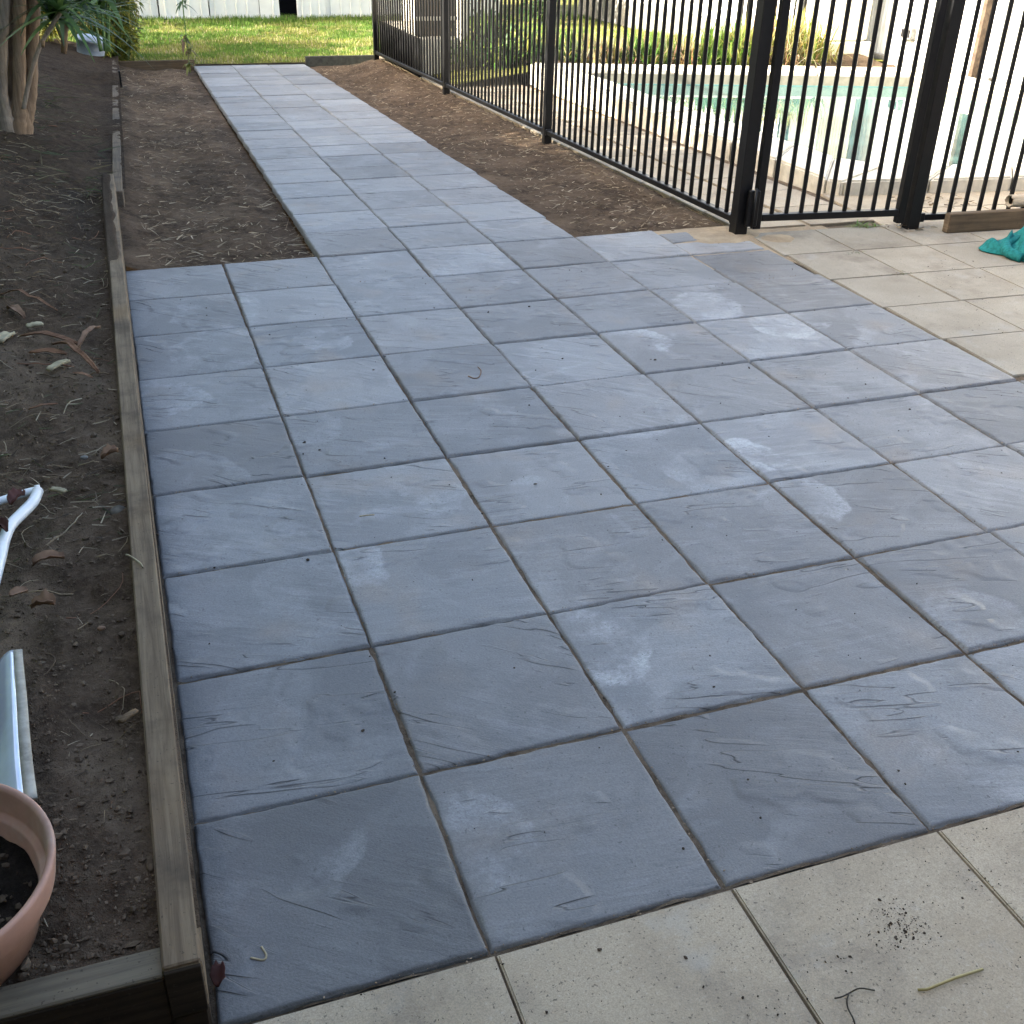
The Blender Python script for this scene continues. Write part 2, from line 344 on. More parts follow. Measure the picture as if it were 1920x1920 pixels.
# lime bloom remembered slab by slab: (u, v, strength)
BLOOM = {(0, 0): (.25, .85, .75), (1, 0): (.12, .55, .6), (2, 1): (.12, .62, .95), (1, 2): (.1, .75, .95), (4, 5): (.2, .72, 1.), (5, 5): (.7, .7, .6), (4, 3): (.1, .4, .95),
         (4, 2): (.05, .75, .95), (6, 5): (.05, .8, .9), (0, 6): (.7, .5, .6), (0, 7): (.8, .5, .6), (3, 3): (.8, .3, .5), (2, 3): (.5, .3, .4), (5, 6): (.3, .4, .6), (0, 5): (.15, .6, .6), (1, 3): (.8, .8, .5),
         (6, 4): (.1, .7, .6), (2, 2): (.1, .1, .4), (5, 4): (.1, .6, .5), (1, 6): (.6, .5, .6), (0, 4): (.2, .1, .5), (4, 1): (.2, .2, .5), (1, 4): (.15, .9, .6)}
TONE = {(0, 0): .74, (0, 3): .84, (0, 4): .9, (1, 0): .95, (2, 0): .92, (3, 0): 1.0, (0, 1): .86, (1, 1): 1.02, (2, 1): 1.06, (0, 2): .86, (2, 2): .93, (1, 2): 1.02, (3, 2): 1.0, (4, 2): 1.08, (4, 3): 1.1, (4, 4): .98, (4, 5): 1.12, (5, 5): 1.08, (5, 4): 1.08, (2, 6): .92, (1, 6): .92, (0, 8): .95}  # slab tones; low values in the left column paint in the shade there
def zpath(Y): return zg(Y)
def pathx(Y): return .0195*max(0, Y-3.67)
# bed of sand under and between the slabs
ys = np.concatenate([np.arange(0, 3.7, .05), np.arange(3.7, 12.32, .12), [12.3]])
def bedz(X, Y):
    Z = np.vectorize(zg)(Y)-.0082-.0085*sstep(1.0, 2.6, Y)+.0105*fbm(X*22, Y*22, 3, 3)+.004*fbm(X*6, Y*6, 13, 2); d_ = np.minimum(np.abs(X/S-np.round(X/S)), np.abs(Y/S-np.round(Y/S)))*S; Z = np.minimum(Z, np.vectorize(zg)(Y)-.0032)-.02*sstep(.010, .022, d_); return X+np.vectorize(pathx)(Y), Y, Z
GP = empty('grey_paving'); tag(GP, kind='structure')
b1 = link('sand_bed', grid_mesh('sand_bed', np.linspace(-.004, 3.68, 420), np.arange(0.0, 3.60, .0088), bedz), M['sand'], GP)
b2 = link('sand_bed', grid_mesh('sand_bed', np.linspace(.822, 2.036, 50), np.arange(3.575, 12.26, .06), bedz), M['sand'], GP)
b2.location.z = -.012; b2.data.materials[0] = M['joint']
def put_grey(i, j, x, y, me=None, z=None, sl=0.):
    me = me or GREY[random.randrange(len(GREY))]
    o = link('paver', me, M['grey'], GP, (x+random.gauss(0, .0012), y+random.gauss(0, .0012), (zg(y) if z is None else z)+random.gauss(0, .0019)),
             (math.atan(sl)+random.gauss(0, .0036), random.gauss(0, .0036), random.gauss(0, .0032)))
    bl = BLOOM.get((i, j)); 
    if bl is None: bl = (random.random(), random.random(), random.choice([0, 0, 0, .1, .25]))
    o.color = (*bl, TONE.get((i, j), 1.0)); return o
for j in range(9):
    for i in range(9 if j < 4 else 7):
        if j == 8 and i >= 6: continue
        put_grey(i, j, (i+.5)*S, (j+.5)*S)
put_grey(9, 9, 6.47*S+.0, 8.235*S, paver_mesh(60, .385, .185, 1.1))
put_grey(9, 8, 2.525, 3.535, paver_mesh(61, .145, .155, 1.1))
for j in range(9, 30):
    y = (j+.5)*S; sl = (zg(y+.1)-zg(y-.1))/.2
    for i in range(2, 5): put_grey(i, j, (i+.5)*S+pathx(y), y, None, None, sl)

# ---- beige slabs: in front, and along the right --------------------------
def plain_paver(k, sx, sy):
    bm = bmesh.new(); bmesh.ops.create_cube(bm, size=1); bmesh.ops.scale(bm, vec=(sx, sy, .04), verts=bm.verts); bmesh.ops.translate(bm, vec=(0, 0, -.02), verts=bm.verts)
    bmesh.ops.bevel(bm, geom=[e for e in bm.edges if all(v.co.z > -.01 for v in e.verts)], offset=.0028, segments=2, affect='EDGES')
    me = bpy.data.meshes.new('paver'); bm.to_mesh(me); bm.free(); return me
BP = empty('beige_paving'); tag(BP, kind='structure')
link('sand_bed', grid_mesh('sand_bed', np.linspace(-1.2, 5.0, 60), np.arange(-1.3, .003, .05), lambda X, Y: -.009+.002*fbm(X*40, Y*40, 9, 3)), M['sand'], BP)
link('sand_bed', grid_mesh('sand_bed', np.linspace(2.861, 6.5, 40), np.arange(-.0, 3.56, .05), lambda X, Y: -.0095+.002*fbm(X*40, Y*40, 9, 3)), M['sand'], BP)
PB = plain_paver(0, .4035, .4035)
def put_beige(x, y, me=PB, z=0., rz=0., parent=BP, rx=0., mat='beige'):
    return link('paver', me, M[mat], parent, (x, y, z+random.gauss(0, .0007)), (rx+random.gauss(0, .001), random.gauss(0, .001), rz))
for j in range(3):
    for i in range(0, 9): put_beige((i+.5)*S+.008, -(j+.5)*S-.004)
    put_beige(-.25, -(j+.5)*S-.004, z=-.05); put_beige(-.66, -(j+.5)*S-.004, z=-.05)
PB2 = plain_paver(1, .3665, .3665)
for j in range(-4, 5):                                            # right side, a slightly smaller slab laid a touch askew
    for i in range(0, 9):
        x = 2.866+.1845+i*.37; y = 2.025+.185+j*.37-i*.016
        if y < 1.66 and i < 3: continue
        if y > 3.50-.11*(x-2.83) or y < .2: continue
        put_beige(x, y, PB2, 0, -.043, mat='beige2')

# ---- soil beds ------------------------------------------------------------
def bed_z(X, Y):
    zgv = np.vectorize(zg)(Y); Z = .118+zgv*.97-.036*sstep(4.4, 5.0, Y)
    L = np.clip(-X-.12, 0, 3); Z += .31*sstep(1.2, 5., Y)*np.minimum(L, 1.2)
    Z += .035*fbm(X*3, Y*3, 21, 4)+.022*fbm(X*14, Y*14, 22, 4)+.016*fbm(X*48, Y*48, 23, 3)+.010*np.abs(fbm(X*26, Y*26, 29, 3))*2
    Z -= .035*np.exp(-(((X+.12)/.05)**2+((Y-.60)/.08)**2)); Z -= .02*np.exp(-(((X+.14)/.05)**2+((Y-1.0)/.05)**2))
    Z += .07*np.exp(-(((X+.08)/.16)**2+((Y-10.0)/.28)**2)); Z += (.004+.022*vnoise(Y*1.3+3, X*40, 4)+.014*vnoise(Y*6, X*90, 14))*sstep(5., 6.5, Y)*np.exp(-((X-.06)/.07)**2)
    t_ = sstep(-.052, -.046, X); cover = .1475+.010*sstep(3.1, 3.5, Y)*(1-sstep(4.78, 4.84, Y))*(1-sstep(-.016, -.001, X+.022*fbm(Y*9, Y*0, 5, 3)))*(.5+vnoise(Y*7, X*30, 8)); Z = Z*(1-t_)+np.where(Y < 4.84, cover, Z)*t_
    return Z
def bed_xy(X, Y):
    off = .0195*np.clip(Y-4.6, 0, 99)+.052*sstep(4.86, 5.0, Y); Xn = X+off*np.clip(1+X/.6, 0, 1); return Xn, Y, bed_z(X, Y)
xs = np.concatenate([np.linspace(-3.2, -.8, 14)[:-1], np.linspace(-.8, -.053, 84), np.linspace(-.047, .002, 12)])
ys = np.concatenate([np.arange(.056, 1.8, .009), np.arange(1.8, 4.2, .013), np.arange(4.2, 7., .016), np.arange(7., 13.6, .025)])
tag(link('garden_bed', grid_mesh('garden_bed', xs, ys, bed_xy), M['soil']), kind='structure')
def lstrip(X, Y):                                                 # X in 0..1 across
    a = -.01+.03*sstep(4.8, 5.2, Y)+.0195*np.clip(Y-4.6, 0, 99)*sstep(4.5, 5, Y); b = .812+.0195*np.clip(Y-3.67, 0, 99); Xn = a+(b-a)*X
    Z = np.vectorize(zg)(Y)-.018-.028*sstep(.72, .95, X)+.035*(1-sstep(0, .22, X))-.02*np.exp(-((X-.45)/.25)**2)
    Z += .03*fbm(Xn*3, Y*3, 31, 4)+.020*fbm(Xn*16, Y*16, 32, 4)+.012*fbm(Xn*50, Y*50, 33, 2); return Xn, Y, Z
tag(link('soil_strip', grid_mesh('soil_strip', np.linspace(0, 1, 70), np.concatenate([np.arange(3.665, 6, .014), np.arange(6, 12.35, .035)]), lstrip), M['soil2']), kind='structure')
def rstrip(X, Y):
    a = 2.030+.0195*np.clip(Y-3.67, 0, 99); b = 2.87; Xn = a+(b-a)*X; s_ = sstep(.25, 1.0, X)*(1-.9*sstep(11.25, 11.95, Y))
    Z = (np.vectorize(zg)(Y)-.014)*(1-s_)+(np.vectorize(zf)(Y)-.012)*s_
    Z += .022*fbm(Xn*4, Y*4, 41, 4)*np.minimum(1, X*6)+.020*fbm(Xn*18, Y*18, 42, 4)+.012*fbm(Xn*50, Y*50, 43, 2); return Xn, Y, Z
tag(link('soil_strip', grid_mesh('soil_strip', np.linspace(0, 1, 70), np.concatenate([np.arange(3.665, 6, .014), np.arange(6, 12.0, .035)]), rstrip), M['soil2']), kind='structure')
# loose sand spilt at the corner post, over the cut slabs
def sandz(X, Y):
    d = np.minimum(np.hypot((X-2.74)/.22, (Y-3.50)/.11), np.hypot((X-2.98)/.10, (Y-3.40)/.08)); return .016*np.exp(-d*d)-.007+.005*fbm(X*25, Y*25, 51, 4)
tag(link('loose_sand', grid_mesh('loose_sand', np.linspace(2.36, 3.34, 80), np.linspace(3.05, 3.69, 60), sandz), M['sandl']), kind='structure')

# ---- lawn -----------------------------------------------------------------
LZ = -.325
def lawnz(X, Y): return LZ+.04*fbm(X*.8, Y*.8, 61, 3)+.012*fbm(X*6, Y*6, 62, 3)+np.clip(X-2.9, 0, 1)*.13*(1-sstep(12, 16, Y))
tag(link('lawn', grid_mesh('lawn', np.linspace(-6, 9.5, 110), np.linspace(12.34, 21, 80), lawnz), M['lawnbase']), kind='structure')
tag(link('lawn', grid_mesh('lawn', np.linspace(3.0, 9.5, 50), np.linspace(8.9, 12.345, 30), lambda X, Y: lawnz(X, Y)+.22*(1-sstep(9, 12.3, Y))), M['lawnbase']), kind='structure')
def lawn_blades(n, x0, x1, y0, y1, zfun, seed):
    rg = np.random.default_rng(seed); X = rg.uniform(x0, x1, n); Y = rg.uniform(y0, y1, n); Z = zfun(X, Y)
    dry = sstep(.35, .65, vnoise(X*1.1, Y*1.6, 71)*.55+vnoise(X*5, Y*5, 72)*.45); edge = sstep(1.2, .1, np.abs(Y-16.9)) if False else 1-sstep(.15, .9, 16.95-Y)
    dry = dry*(1-.8*edge); keep = rg.random(n) > .45*dry; X, Y, Z, dry, edge = X[keep], Y[keep], Z[keep], dry[keep], edge[keep]; n = len(X)
    h = rg.uniform(.018, .045, n)*(1+1.2*edge); a = rg.uniform(0, 2*np.pi, n); wd = rg.uniform(.004, .008, n); ln = rg.normal(0, .5, n)
    g = np.array([.080, .160, .018]); yl = np.array([.23, .235, .05]); r = rg.random((n, 1)); st = (rg.random((n, 1)) < .03+.14*dry[:, None])
    C = g*(1-dry[:, None]*.75)+yl*dry[:, None]*.75; C = C*(.6+.8*r); C = np.where(st, np.array([.42, .35, .20])*(.6+.6*r), C)
    dx, dy = np.cos(a)*wd, np.sin(a)*wd; tx, ty = X+ln*h*np.sin(a), Y-ln*h*np.cos(a)
    V = np.stack([np.stack([X-dx, Y-dy, Z-.004], 1), np.stack([X+dx, Y+dy, Z-.004], 1), np.stack([tx+dx*.2, ty+dy*.2, Z+h], 1), np.stack([tx-dx*.2, ty-dy*.2, Z+h], 1)], 1).reshape(-1, 3)
    F = np.arange(n*4).reshape(-1, 4); return mesh('lawn_grass', V, F, False, np.repeat(C, 4, 0))
tag(link('lawn_grass', lawn_blades(60000, -.6, 4.8, 12.36, 17.2, lawnz, 5), M['grass']), 'short patchy green and straw lawn grass in front of the white shed', 'grass', kind='stuff')
tag(link('lawn_grass', lawn_blades(30000, 3.2, 8, 9.2, 17, lambda X, Y: np.where(Y < 12.34, lawnz(X, Y)+.22*(1-sstep(9, 12.3, Y)), lawnz(X, Y)), 6), M['grass']), 'sunlit lawn grass behind the pool and black fence', 'grass', kind='stuff')

# ---- pool, its paving and water ---------------------------------------
PP = empty('pool_paving'); tag(PP, kind='structure')
link('concrete_base', grid_mesh('concrete_base', np.linspace(2.875, 8, 20), np.arange(3.0, 4.3, .1), lambda X, Y: -.018+X*0), M['sand'], PP)
link('concrete_base', grid_mesh('concrete_base', np.linspace(2.875, 3.75, 20), np.arange(4.0, 11.5, .2), lambda X, Y: np.vectorize(zf)(Y)-.0115), M['sand'], PP)
PB3 = plain_paver(2, .374, .374); PB4 = plain_paver(3, .395, .36)
for j in range(0, 21):
    for i in range(2):
        y = 3.775+j*.378-i*.016; put_beige(3.07+i*.40, y, PB4 if False else PB3, zf(y), -.02, PP, -.0215 if y > 3.7 else 0)
for i in range(2, 12):
    for r_ in range(2): put_beige(3.07+.02+i*.378+.04*r_, 3.655+.378*r_-.1*(i*.378), PB3, -.006, -.1, PP)
POOL = empty('swimming_pool', (3.6, 4.0, 0)); tag(POOL, 'sunken swimming pool with pale stone coping and teal walls behind the black fence', 'pool')
inner = [(3.98, 8.38), (6.92, 7.62), (7.10, 3.92), (4.31, 4.39), (4.13, 4.66)]; outer = [(3.72, 8.90), (7.36, 7.98), (7.46, 3.62), (3.80, 4.085), (3.74, 4.15)]
def stone(p0, p1, q0, q1, z0, z1, ca):   # one coping block between the inner and outer rim
    bm = bmesh.new(); vs_ = [bm.verts.new((*p, z)) for z in (z0, z1) for p in (p0, p1, q1, q0)]
    for f in ((3, 2, 1, 0), (4, 5, 6, 7), (0, 1, 5, 4), (1, 2, 6, 5), (2, 3, 7, 6), (3, 0, 4, 7)): bm.faces.new([vs_[i] for i in f])
    bmesh.ops.recalc_face_normals(bm, faces=bm.faces); bmesh.ops.bevel(bm, geom=list(bm.edges), offset=.012, segments=2, affect='EDGES')
    bmesh.ops.translate(bm, vec=(-3.6, -4.0, 0), verts=bm.verts)
    me = bpy.data.meshes.new('coping_stone'); bm.to_mesh(me); bm.free(); link('coping_stone', me, M['coping'], POOL)
for e in range(5):
    a, b = Vector(inner[e]), Vector(inner[(e+1) % 5]); c, d = Vector(outer[e]), Vector(outer[(e+1) % 5])
    n = max(1, round((b-a).length/.42))
    for k in range(n):
        t0, t1 = k/n+(.004/max((b-a).length, .2)), (k+1)/n-(.004/max((b-a).length, .2)); zb = -.12
        stone(a.lerp(b, t0), a.lerp(b, t1), c.lerp(d, t0), c.lerp(d, t1), zb, .076+random.gauss(0, .0015), None)
for z0, z1, mt, nm in ((-.028, .052, 'poolband', 'wall_band'), (-1.2, -.028, 'pooltile', 'pool_wall')):
    ins = [Vector(p)-(Vector(p)-Vector((5.4, 6))).normalized()*(.014) for p in inner]
    V = [(p.x-3.6, p.y-4, z) for z in (z0, z1) for p in ins]; F = [[i, (i+1) % 5, 5+(i+1) % 5, 5+i] for i in range(5)]
    if z0 < -1: F.append([0, 1, 2, 3, 4])
    link(nm, mesh(nm, V, F), M[mt], POOL)
wp = [Vector(p) for p in inner]
tag(link('pool_water', mesh('pool_water', [(p.x, p.y, -.034) for p in wp], [[4, 3, 2, 1, 0]]), M['water']), kind='structure')

# ================================================================== TIMBER EDGING
def timber(name, c, d, mat, label, rot=None, cat='timber', bev=.004):
    o = box(name, c, d, mat, None, bev, rot); tag(o, label, cat); return o
def sleeper(c, d, matb, matt, label, rz=-.003, end=None):
    o = empty('timber_sleeper', (c[0], c[1], 0), rz); tag(o, label, 'timber')
    box('board', (0, 0, c[2]-.002), (d[0], d[1], d[2]-.004), matb, o, .004); box('weathered_top', (0, 0, c[2]+d[2]/2-.003), (d[0]-.003, d[1]-.003, .008), matt, o, .0025)
    if end: box('end_grain', (0, -d[1]/2-.001, c[2]-.003), (d[0]-.004, .006, d[2]-.008), end, o, .001)
sleeper((-.021, 2.41, .10), (.052, 4.82, .10), M['wood'], M['wood'], 'long weathered timber sleeper edging the grey slabs, with a square cut dark end', end=M['darkwood'])
timber('timber_sleeper', (-.021, 2.40, -.004), (.050, 4.80, .106), M['darkwood'], 'lower timber board hidden under the long sleeper beside the grey slabs', (0, 0, -.003))
sleeper((-.691, .028, .086), (1.28, .052, .10), M['darkwood'], M['woodx'], 'short soil smeared sleeper closing the garden bed at the bottom left corner')
timber('timber_sleeper', (-.691, .0275, -.017), (1.28, .051, .102), M['darkwood'], 'lower dark board under the short bed end sleeper at the bottom left', (0, 0, -.003))
y0, y1 = 4.84, 13.4; zc0, zc1 = zg(y0)+.025, zg(y1)+.025
timber('timber_edging', ((.018+.018+.0195*(y1-y0))/2, (y0+y1)/2, (zc0+zc1)/2), (.05, y1-y0, .14), mat_wood('dirty_edging', (.085, .068, .05), (.15, .12, .088), (.05, .042, .034), 1, .9, .8), 'farther timber edging half buried in soil, running to the lawn', (math.atan((zc1-zc0)/(y1-y0)), 0, -math.atan(.0195)))
timber('timber_stake', (.165, 10.15, -.19), (.022, .03, .22), M['black'], 'short black stake against the far timber edging', (0, 0, 0), 'stake', .002)
timber('timber_edging', (.60, 12.325, -.325), (.80, .035, .11), M['plank'], 'dark board edging the lawn left of the path end', None)
timber('timber_edging', (2.66, 12.30, -.31), (.86, .035, .11), mat_plain('dark_grey_board', (.06, .062, .055), .9, .2, .25, 20), 'grey board edging the lawn right of the path end', None)

# ================================================================== FENCE
def bar_me(h): return box_me(.018, .018, h, .003)
FENCE = empty('pool_fence', (2.83, 3.52, 0)); tag(FENCE, 'black tubular steel pool fence beside the path with many upright bars', 'fence')
PYS = [3.52, 6.12, 8.58, 11.28]; FH = 1.22
def fpart(name, c, d, rot=None, bev=.003): return box(name, (c[0]-2.83, c[1]-3.52, c[2]), d, M['black'], FENCE, bev, rot)
for k, y in enumerate(PYS):
    s_ = .065 if k == 0 else .052
    p = fpart('post', (2.83, y, zf(y)+FH/2-.05), (s_, s_, FH+.14)); box('post_cap', (0, 0, (FH+.14)/2+.006), (s_+.004, s_+.004, .012), M['black'], p, .003)
BARM = bar_me(FH-.12)
for k in range(3):
    ya, yb = PYS[k]+.035, PYS[k+1]-.028; yc = (ya+yb)/2; sl = (zf(yb)-zf(ya))/(yb-ya); rx = math.atan(sl); ln = (yb-ya)/math.cos(rx)
    for zz, nm in ((.062, 'bottom_rail'), (FH-.06, 'top_rail')): fpart(nm, (2.83, yc, zf(yc)+zz), (.038, ln, .030), (rx, 0, 0))
    nb = 26
    for i in range(nb):
        y = ya+(yb-ya)*(i+1)/(nb+1); o = link('bar', BARM, M['black'], FENCE, (0, y-3.52, zf(y)+FH/2))
    for yy in (ya+.005, yb-.005): fpart('rail_bracket', (2.83, yy, zf(yy)+.062), (.046, .034, .042), (rx, 0, 0))
# section right of the gate
GX0, GX1 = 2.885, 3.672; gy_ = lambda x: 3.50-.115*(x-2.83)
GPX = 3.735
ga = -math.atan(.115)
p = fpart('post', (GPX, gy_(GPX), FH/2-.05), (.065, .065, FH+.14), (0, 0, ga)); box('post_cap', (0, 0, (FH+.14)/2+.006), (.069, .069, .012), M['black'], p)
xe = 6.1; xa = GPX+.036; xc = (xa+xe)/2
for zz, nm in ((.055, 'bottom_rail'), (FH-.06, 'top_rail')): fpart(nm, (xc, gy_(xc), zz), ((xe-xa)/math.cos(ga), .038, .030), (0, 0, ga))
for i in range(1, 28):
    x = xa+i*(xe-xa)/28; link('bar', BARM, M['black'], FENCE, (x-2.83, gy_(x)-3.52, FH/2), (0, 0, ga))
fpart('post', (xe+.03, gy_(xe+.03), FH/2-.05), (.052, .052, FH+.14), (0, 0, ga)); fpart('rail_bracket', (xa+.01, gy_(xa), .055), (.03, .046, .044), (0, 0, ga))
GATE = empty('pool_gate', (GX0, gy_(GX0), 0), ga); tag(GATE, 'black steel pool gate between the corner post and the thick latch post', 'gate')
gl = (GX1-GX0)/math.cos(ga)
for x, nm in ((.02, 'stile'), (gl-.005, 'stile')): box(nm, (x, 0, FH/2+.02), (.04, .04, FH-.02), M['black'], GATE)
for zz, nm in ((.082, 'bottom_rail'), (FH-.04, 'top_rail')): box(nm, (gl/2+.008, 0, zz), (gl-.065, .038, .032), M['black'], GATE)
for i in range(1, 10): link('bar', BARM, M['black'], GATE, (.02+(gl-.025)*i/10, 0, FH/2+.02))
hg = box('hinge', (-.022, -.033, .135), (.055, .028, .17), M['black'], GATE, .004); tube('hinge_pin', [(0, -.018, -.09), (0, -.018, .095)], .007, M['black'], hg)
box('latch', (gl-.01, -.03, FH+.03), (.05, .03, .10), M['black'], GATE, .004)

# far fence beyond the pool
FF = empty('pool_fence', (6.0, 10.0, 0)); tag(FF, 'thin black fence seen far behind the pool near the white wall', 'fence')
bm_far = bar_me(1.1)
for i in range(14): link('bar', bm_far, M['black'], FF, (.35+i*.1, -.35-.02*i, .62))
for zz, nm in ((.10, 'bottom_rail'), (1.14, 'top_rail')): box(nm, (1.0, -.48, zz), (1.42, .03, .03), M['black'], FF, .003, (0, 0, -.2))
for x in (.28, 1.74): box('post', (x, -.335-.2*(x-.28), .62), (.05, .05, 1.24), M['black'], FF)

# ================================================================== WALLS, SHED, ADDED UNSEEN BUILDING
def rib_panel(width, height, pitch=.19, depth=.018, rw=.012):
    """ribbed sheet in the XZ plane, face towards -Y, 1.5 mm steel with folded ribs"""
    xs_ = [0.]; ds = [0.]; x = pitch*.5
    while x+rw*2 < width:
        xs_ += [x-rw, x-rw*.4, x+rw*.4, x+rw]; ds += [0, -depth, -depth, 0]; x += pitch
    xs_.append(width); ds.append(0); n = len(xs_)
    V = []; 
    for dz in (0, height):
        V += [(xx, d, dz) for xx, d in zip(xs_, ds)]
    for dz in (0, height): V += [(xx, d+.012, dz) for xx, d in zip(xs_, ds)]
    F = [[i, i+1, n+i+1, n+i] for i in range(n-1)]+[[2*n+i+1, 2*n+i, 3*n+i, 3*n+i+1] for i in range(n-1)]
    F += [[n+i, n+i+1, 3*n+i+1, 3*n+i] for i in range(n-1)]+[[i+1, i, 2*n+i, 2*n+i+1] for i in range(n-1)]
    F += [[0, n, 3*n, 2*n], [2*n-1, n-1, 3*n-1, 4*n-1]]
    return mesh('ribbed_sheet', V, F)
SHED = empty('garden_shed', (.2, 17.0, LZ)); tag(SHED, 'white ribbed metal garden shed across the back of the lawn with dark doorway', 'shed')
for x0, x1, dy in ((-1.6, .9, 0), (1.64, 2.36, 0), (3.36, 6.2, 0)):
    link('wall_panel', rib_panel(x1-x0, 2.0, .155), M['white'], SHED, (x0-.2, dy, .03))
d1 = link('door', rib_panel(.70, 1.9, .17), M['white'], SHED, (.92-.2, -.03, .05)); box('door_frame', (.35, -.001, .0), (.72, .03, .03), M['white'], d1, .003)
d2 = link('door', rib_panel(.42, 1.9, .13), M['white'], SHED, (2.93-.2, -.05, .02)); box('door_frame', (.21, -.002, .012), (.43, .03, .03), M['white'], d2, .003); box('door_frame', (.0, -.002, .95), (.03, .03, 1.86), M['white'], d2, .003)
link('wall_panel', rib_panel(.29, 1.95, .4), M['white'], SHED, (2.37-.2, -.02, .02), (0, -.02, 0))
box('shed_interior', (2.8-.2, .5, 1.0), (.9, .04, 1.96), M['dark'], SHED); box('side_wall', (-1.8, 1.2, 1.0), (.03, 2.4, 2.0), M['white'], SHED); box('side_wall', (6.0, 1.2, 1.0), (.03, 2.4, 2.0), M['white'], SHED)
box('rear_wall', (2.1, 2.4, 1.0), (7.8, .03, 2.0), M['white'], SHED); box('roof', (2.1, 1.15, 2.11), (8.1, 2.75, .05), M['roof'], SHED, .003, (.05, 0, 0)); box('floor_slab', (2.1, 1.17, -.03), (7.9, 2.42, .09), M['conc'], SHED)
WALL = empty('boundary_wall', (7.66, 2.0, -.3)); tag(WALL, 'tall white ribbed wall in full sun along the right of the pool', 'wall')
for k in range(8):
    a_ = link('wall_panel', rib_panel(1.9, 2.5, .19, .022, .014), M['white'], WALL, (0, k*1.905+1.9, 0), (0, 0, -math.pi/2))
for k in range(9): box('post', (.05, k*1.905, 1.27), (.06, .06, 2.54), M['white'], WALL)
box('plinth', (-.015, 7.6, .18), (.08, 15.2, .36), M['conc'], WALL)
PUMP = empty('pump_enclosure', (7.05, 9.1, -.1)); tag(PUMP, 'cream panelled enclosure on a speckled white plinth beyond the far pool corner', 'enclosure')
link('front_panel', rib_panel(.44, 1.5, .035, .006, .006), M['cream'], PUMP, (-.05, -.02, .30)); box('side_panel', (-.07, .3, 1.05), (.03, .62, 1.5), M['conc'], PUMP); box('plinth', (.05, .2, .13), (.75, .62, .30), M['coping'], PUMP); box('roof', (.18, .28, 1.84), (.62, .72, .04), M['cream'], PUMP)
o = box('timber_post', (7.42, 7.40, .90), (.085, .05, 1.7), M['foam']); tag(o, 'brown upright timber post standing against the white wall by the pool', 'post')
o = box('wall_vent', (7.61, 8.65, .30), (.07, .16, .10), M['conc']); tag(o, 'small grey vent box low on the white wall', 'vent'); box('vent_grille', (-.037, 0, 0), (.006, .13, .07), M['dark'], o, .001)

UNSEEN_HOUSE = empty('unseen_house', (1.0, -2.4, 0)); tag(UNSEEN_HOUSE, 'unseen brick wall with overhanging eave added behind the camera for shade', 'unseen_house')  # unseen building added behind the camera to darken the near surfaces
box('wall', (1.0, -.12, 1.3), (16, .24, 2.7), M['brick'], UNSEEN_HOUSE); box('unseen_eave', (1.0, .15, 2.62), (16.4, 1.0, .06), M['cream'], UNSEEN_HOUSE); box('unseen_gutter', (1.0, .70, 2.66), (16.4, .11, .12), M['white'], UNSEEN_HOUSE); box('roof', (1.0, -2.0, 3.6), (16.4, 5.4, .08), M['roof'], UNSEEN_HOUSE, .003, (-.38, 0, 0))  # wall and roof here belong to the unseen building added for shade
w_ = box('unseen_window', (2.2, .02, 1.5), (1.6, .05, 1.1), M['white'], UNSEEN_HOUSE); box('unseen_pane', (0, .02, 0), (1.5, .03, 1.0), M['dark'], w_)

# ================================================================== PLANTS
def crown(name, c, rad, n, leaf, cols, parent=None, seed=0, width=.35, core=.0, flat=1.):
    rg = random.Random(seed); B = Blades(); c = Vector(c)
    clumps = []
    for k in range(max(6, n//60)):
        d = Vector((rg.gauss(0, 1), rg.gauss(0, 1), rg.gauss(0, 1))).normalized(); r = rg.uniform(.45, 1.0)
        clumps.append((c+Vector((d.x*rad[0]*r, d.y*rad[1]*r, d.z*rad[2]*r)), rg.uniform(.16, .34), rg.uniform(.6, 1.3)))
    for i in range(n):
        q, s_, br = rg.choice(clumps); d = Vector((rg.gauss(0, 1), rg.gauss(0, 1), rg.gauss(0, 1))).normalized()
        p = q+Vector((d.x*rad[0], d.y*rad[1], d.z*rad[2]))*(s_*rg.random()**.5)
        col = rg.choice(cols); k = br*rg.uniform(.7, 1.25); dd = (d+Vector((rg.gauss(0, .5), rg.gauss(0, .5), rg.gauss(0, .4)))).normalized()
        B.add(p, dd, leaf*rg.uniform(.6, 1.3), leaf*width*rg.uniform(.7, 1.2), .35, 2, tuple(x*k for x in col), Vector((rg.gauss(0, 1), rg.gauss(0, 1), 1)))
    return B.build(name, M['leaf'], parent)
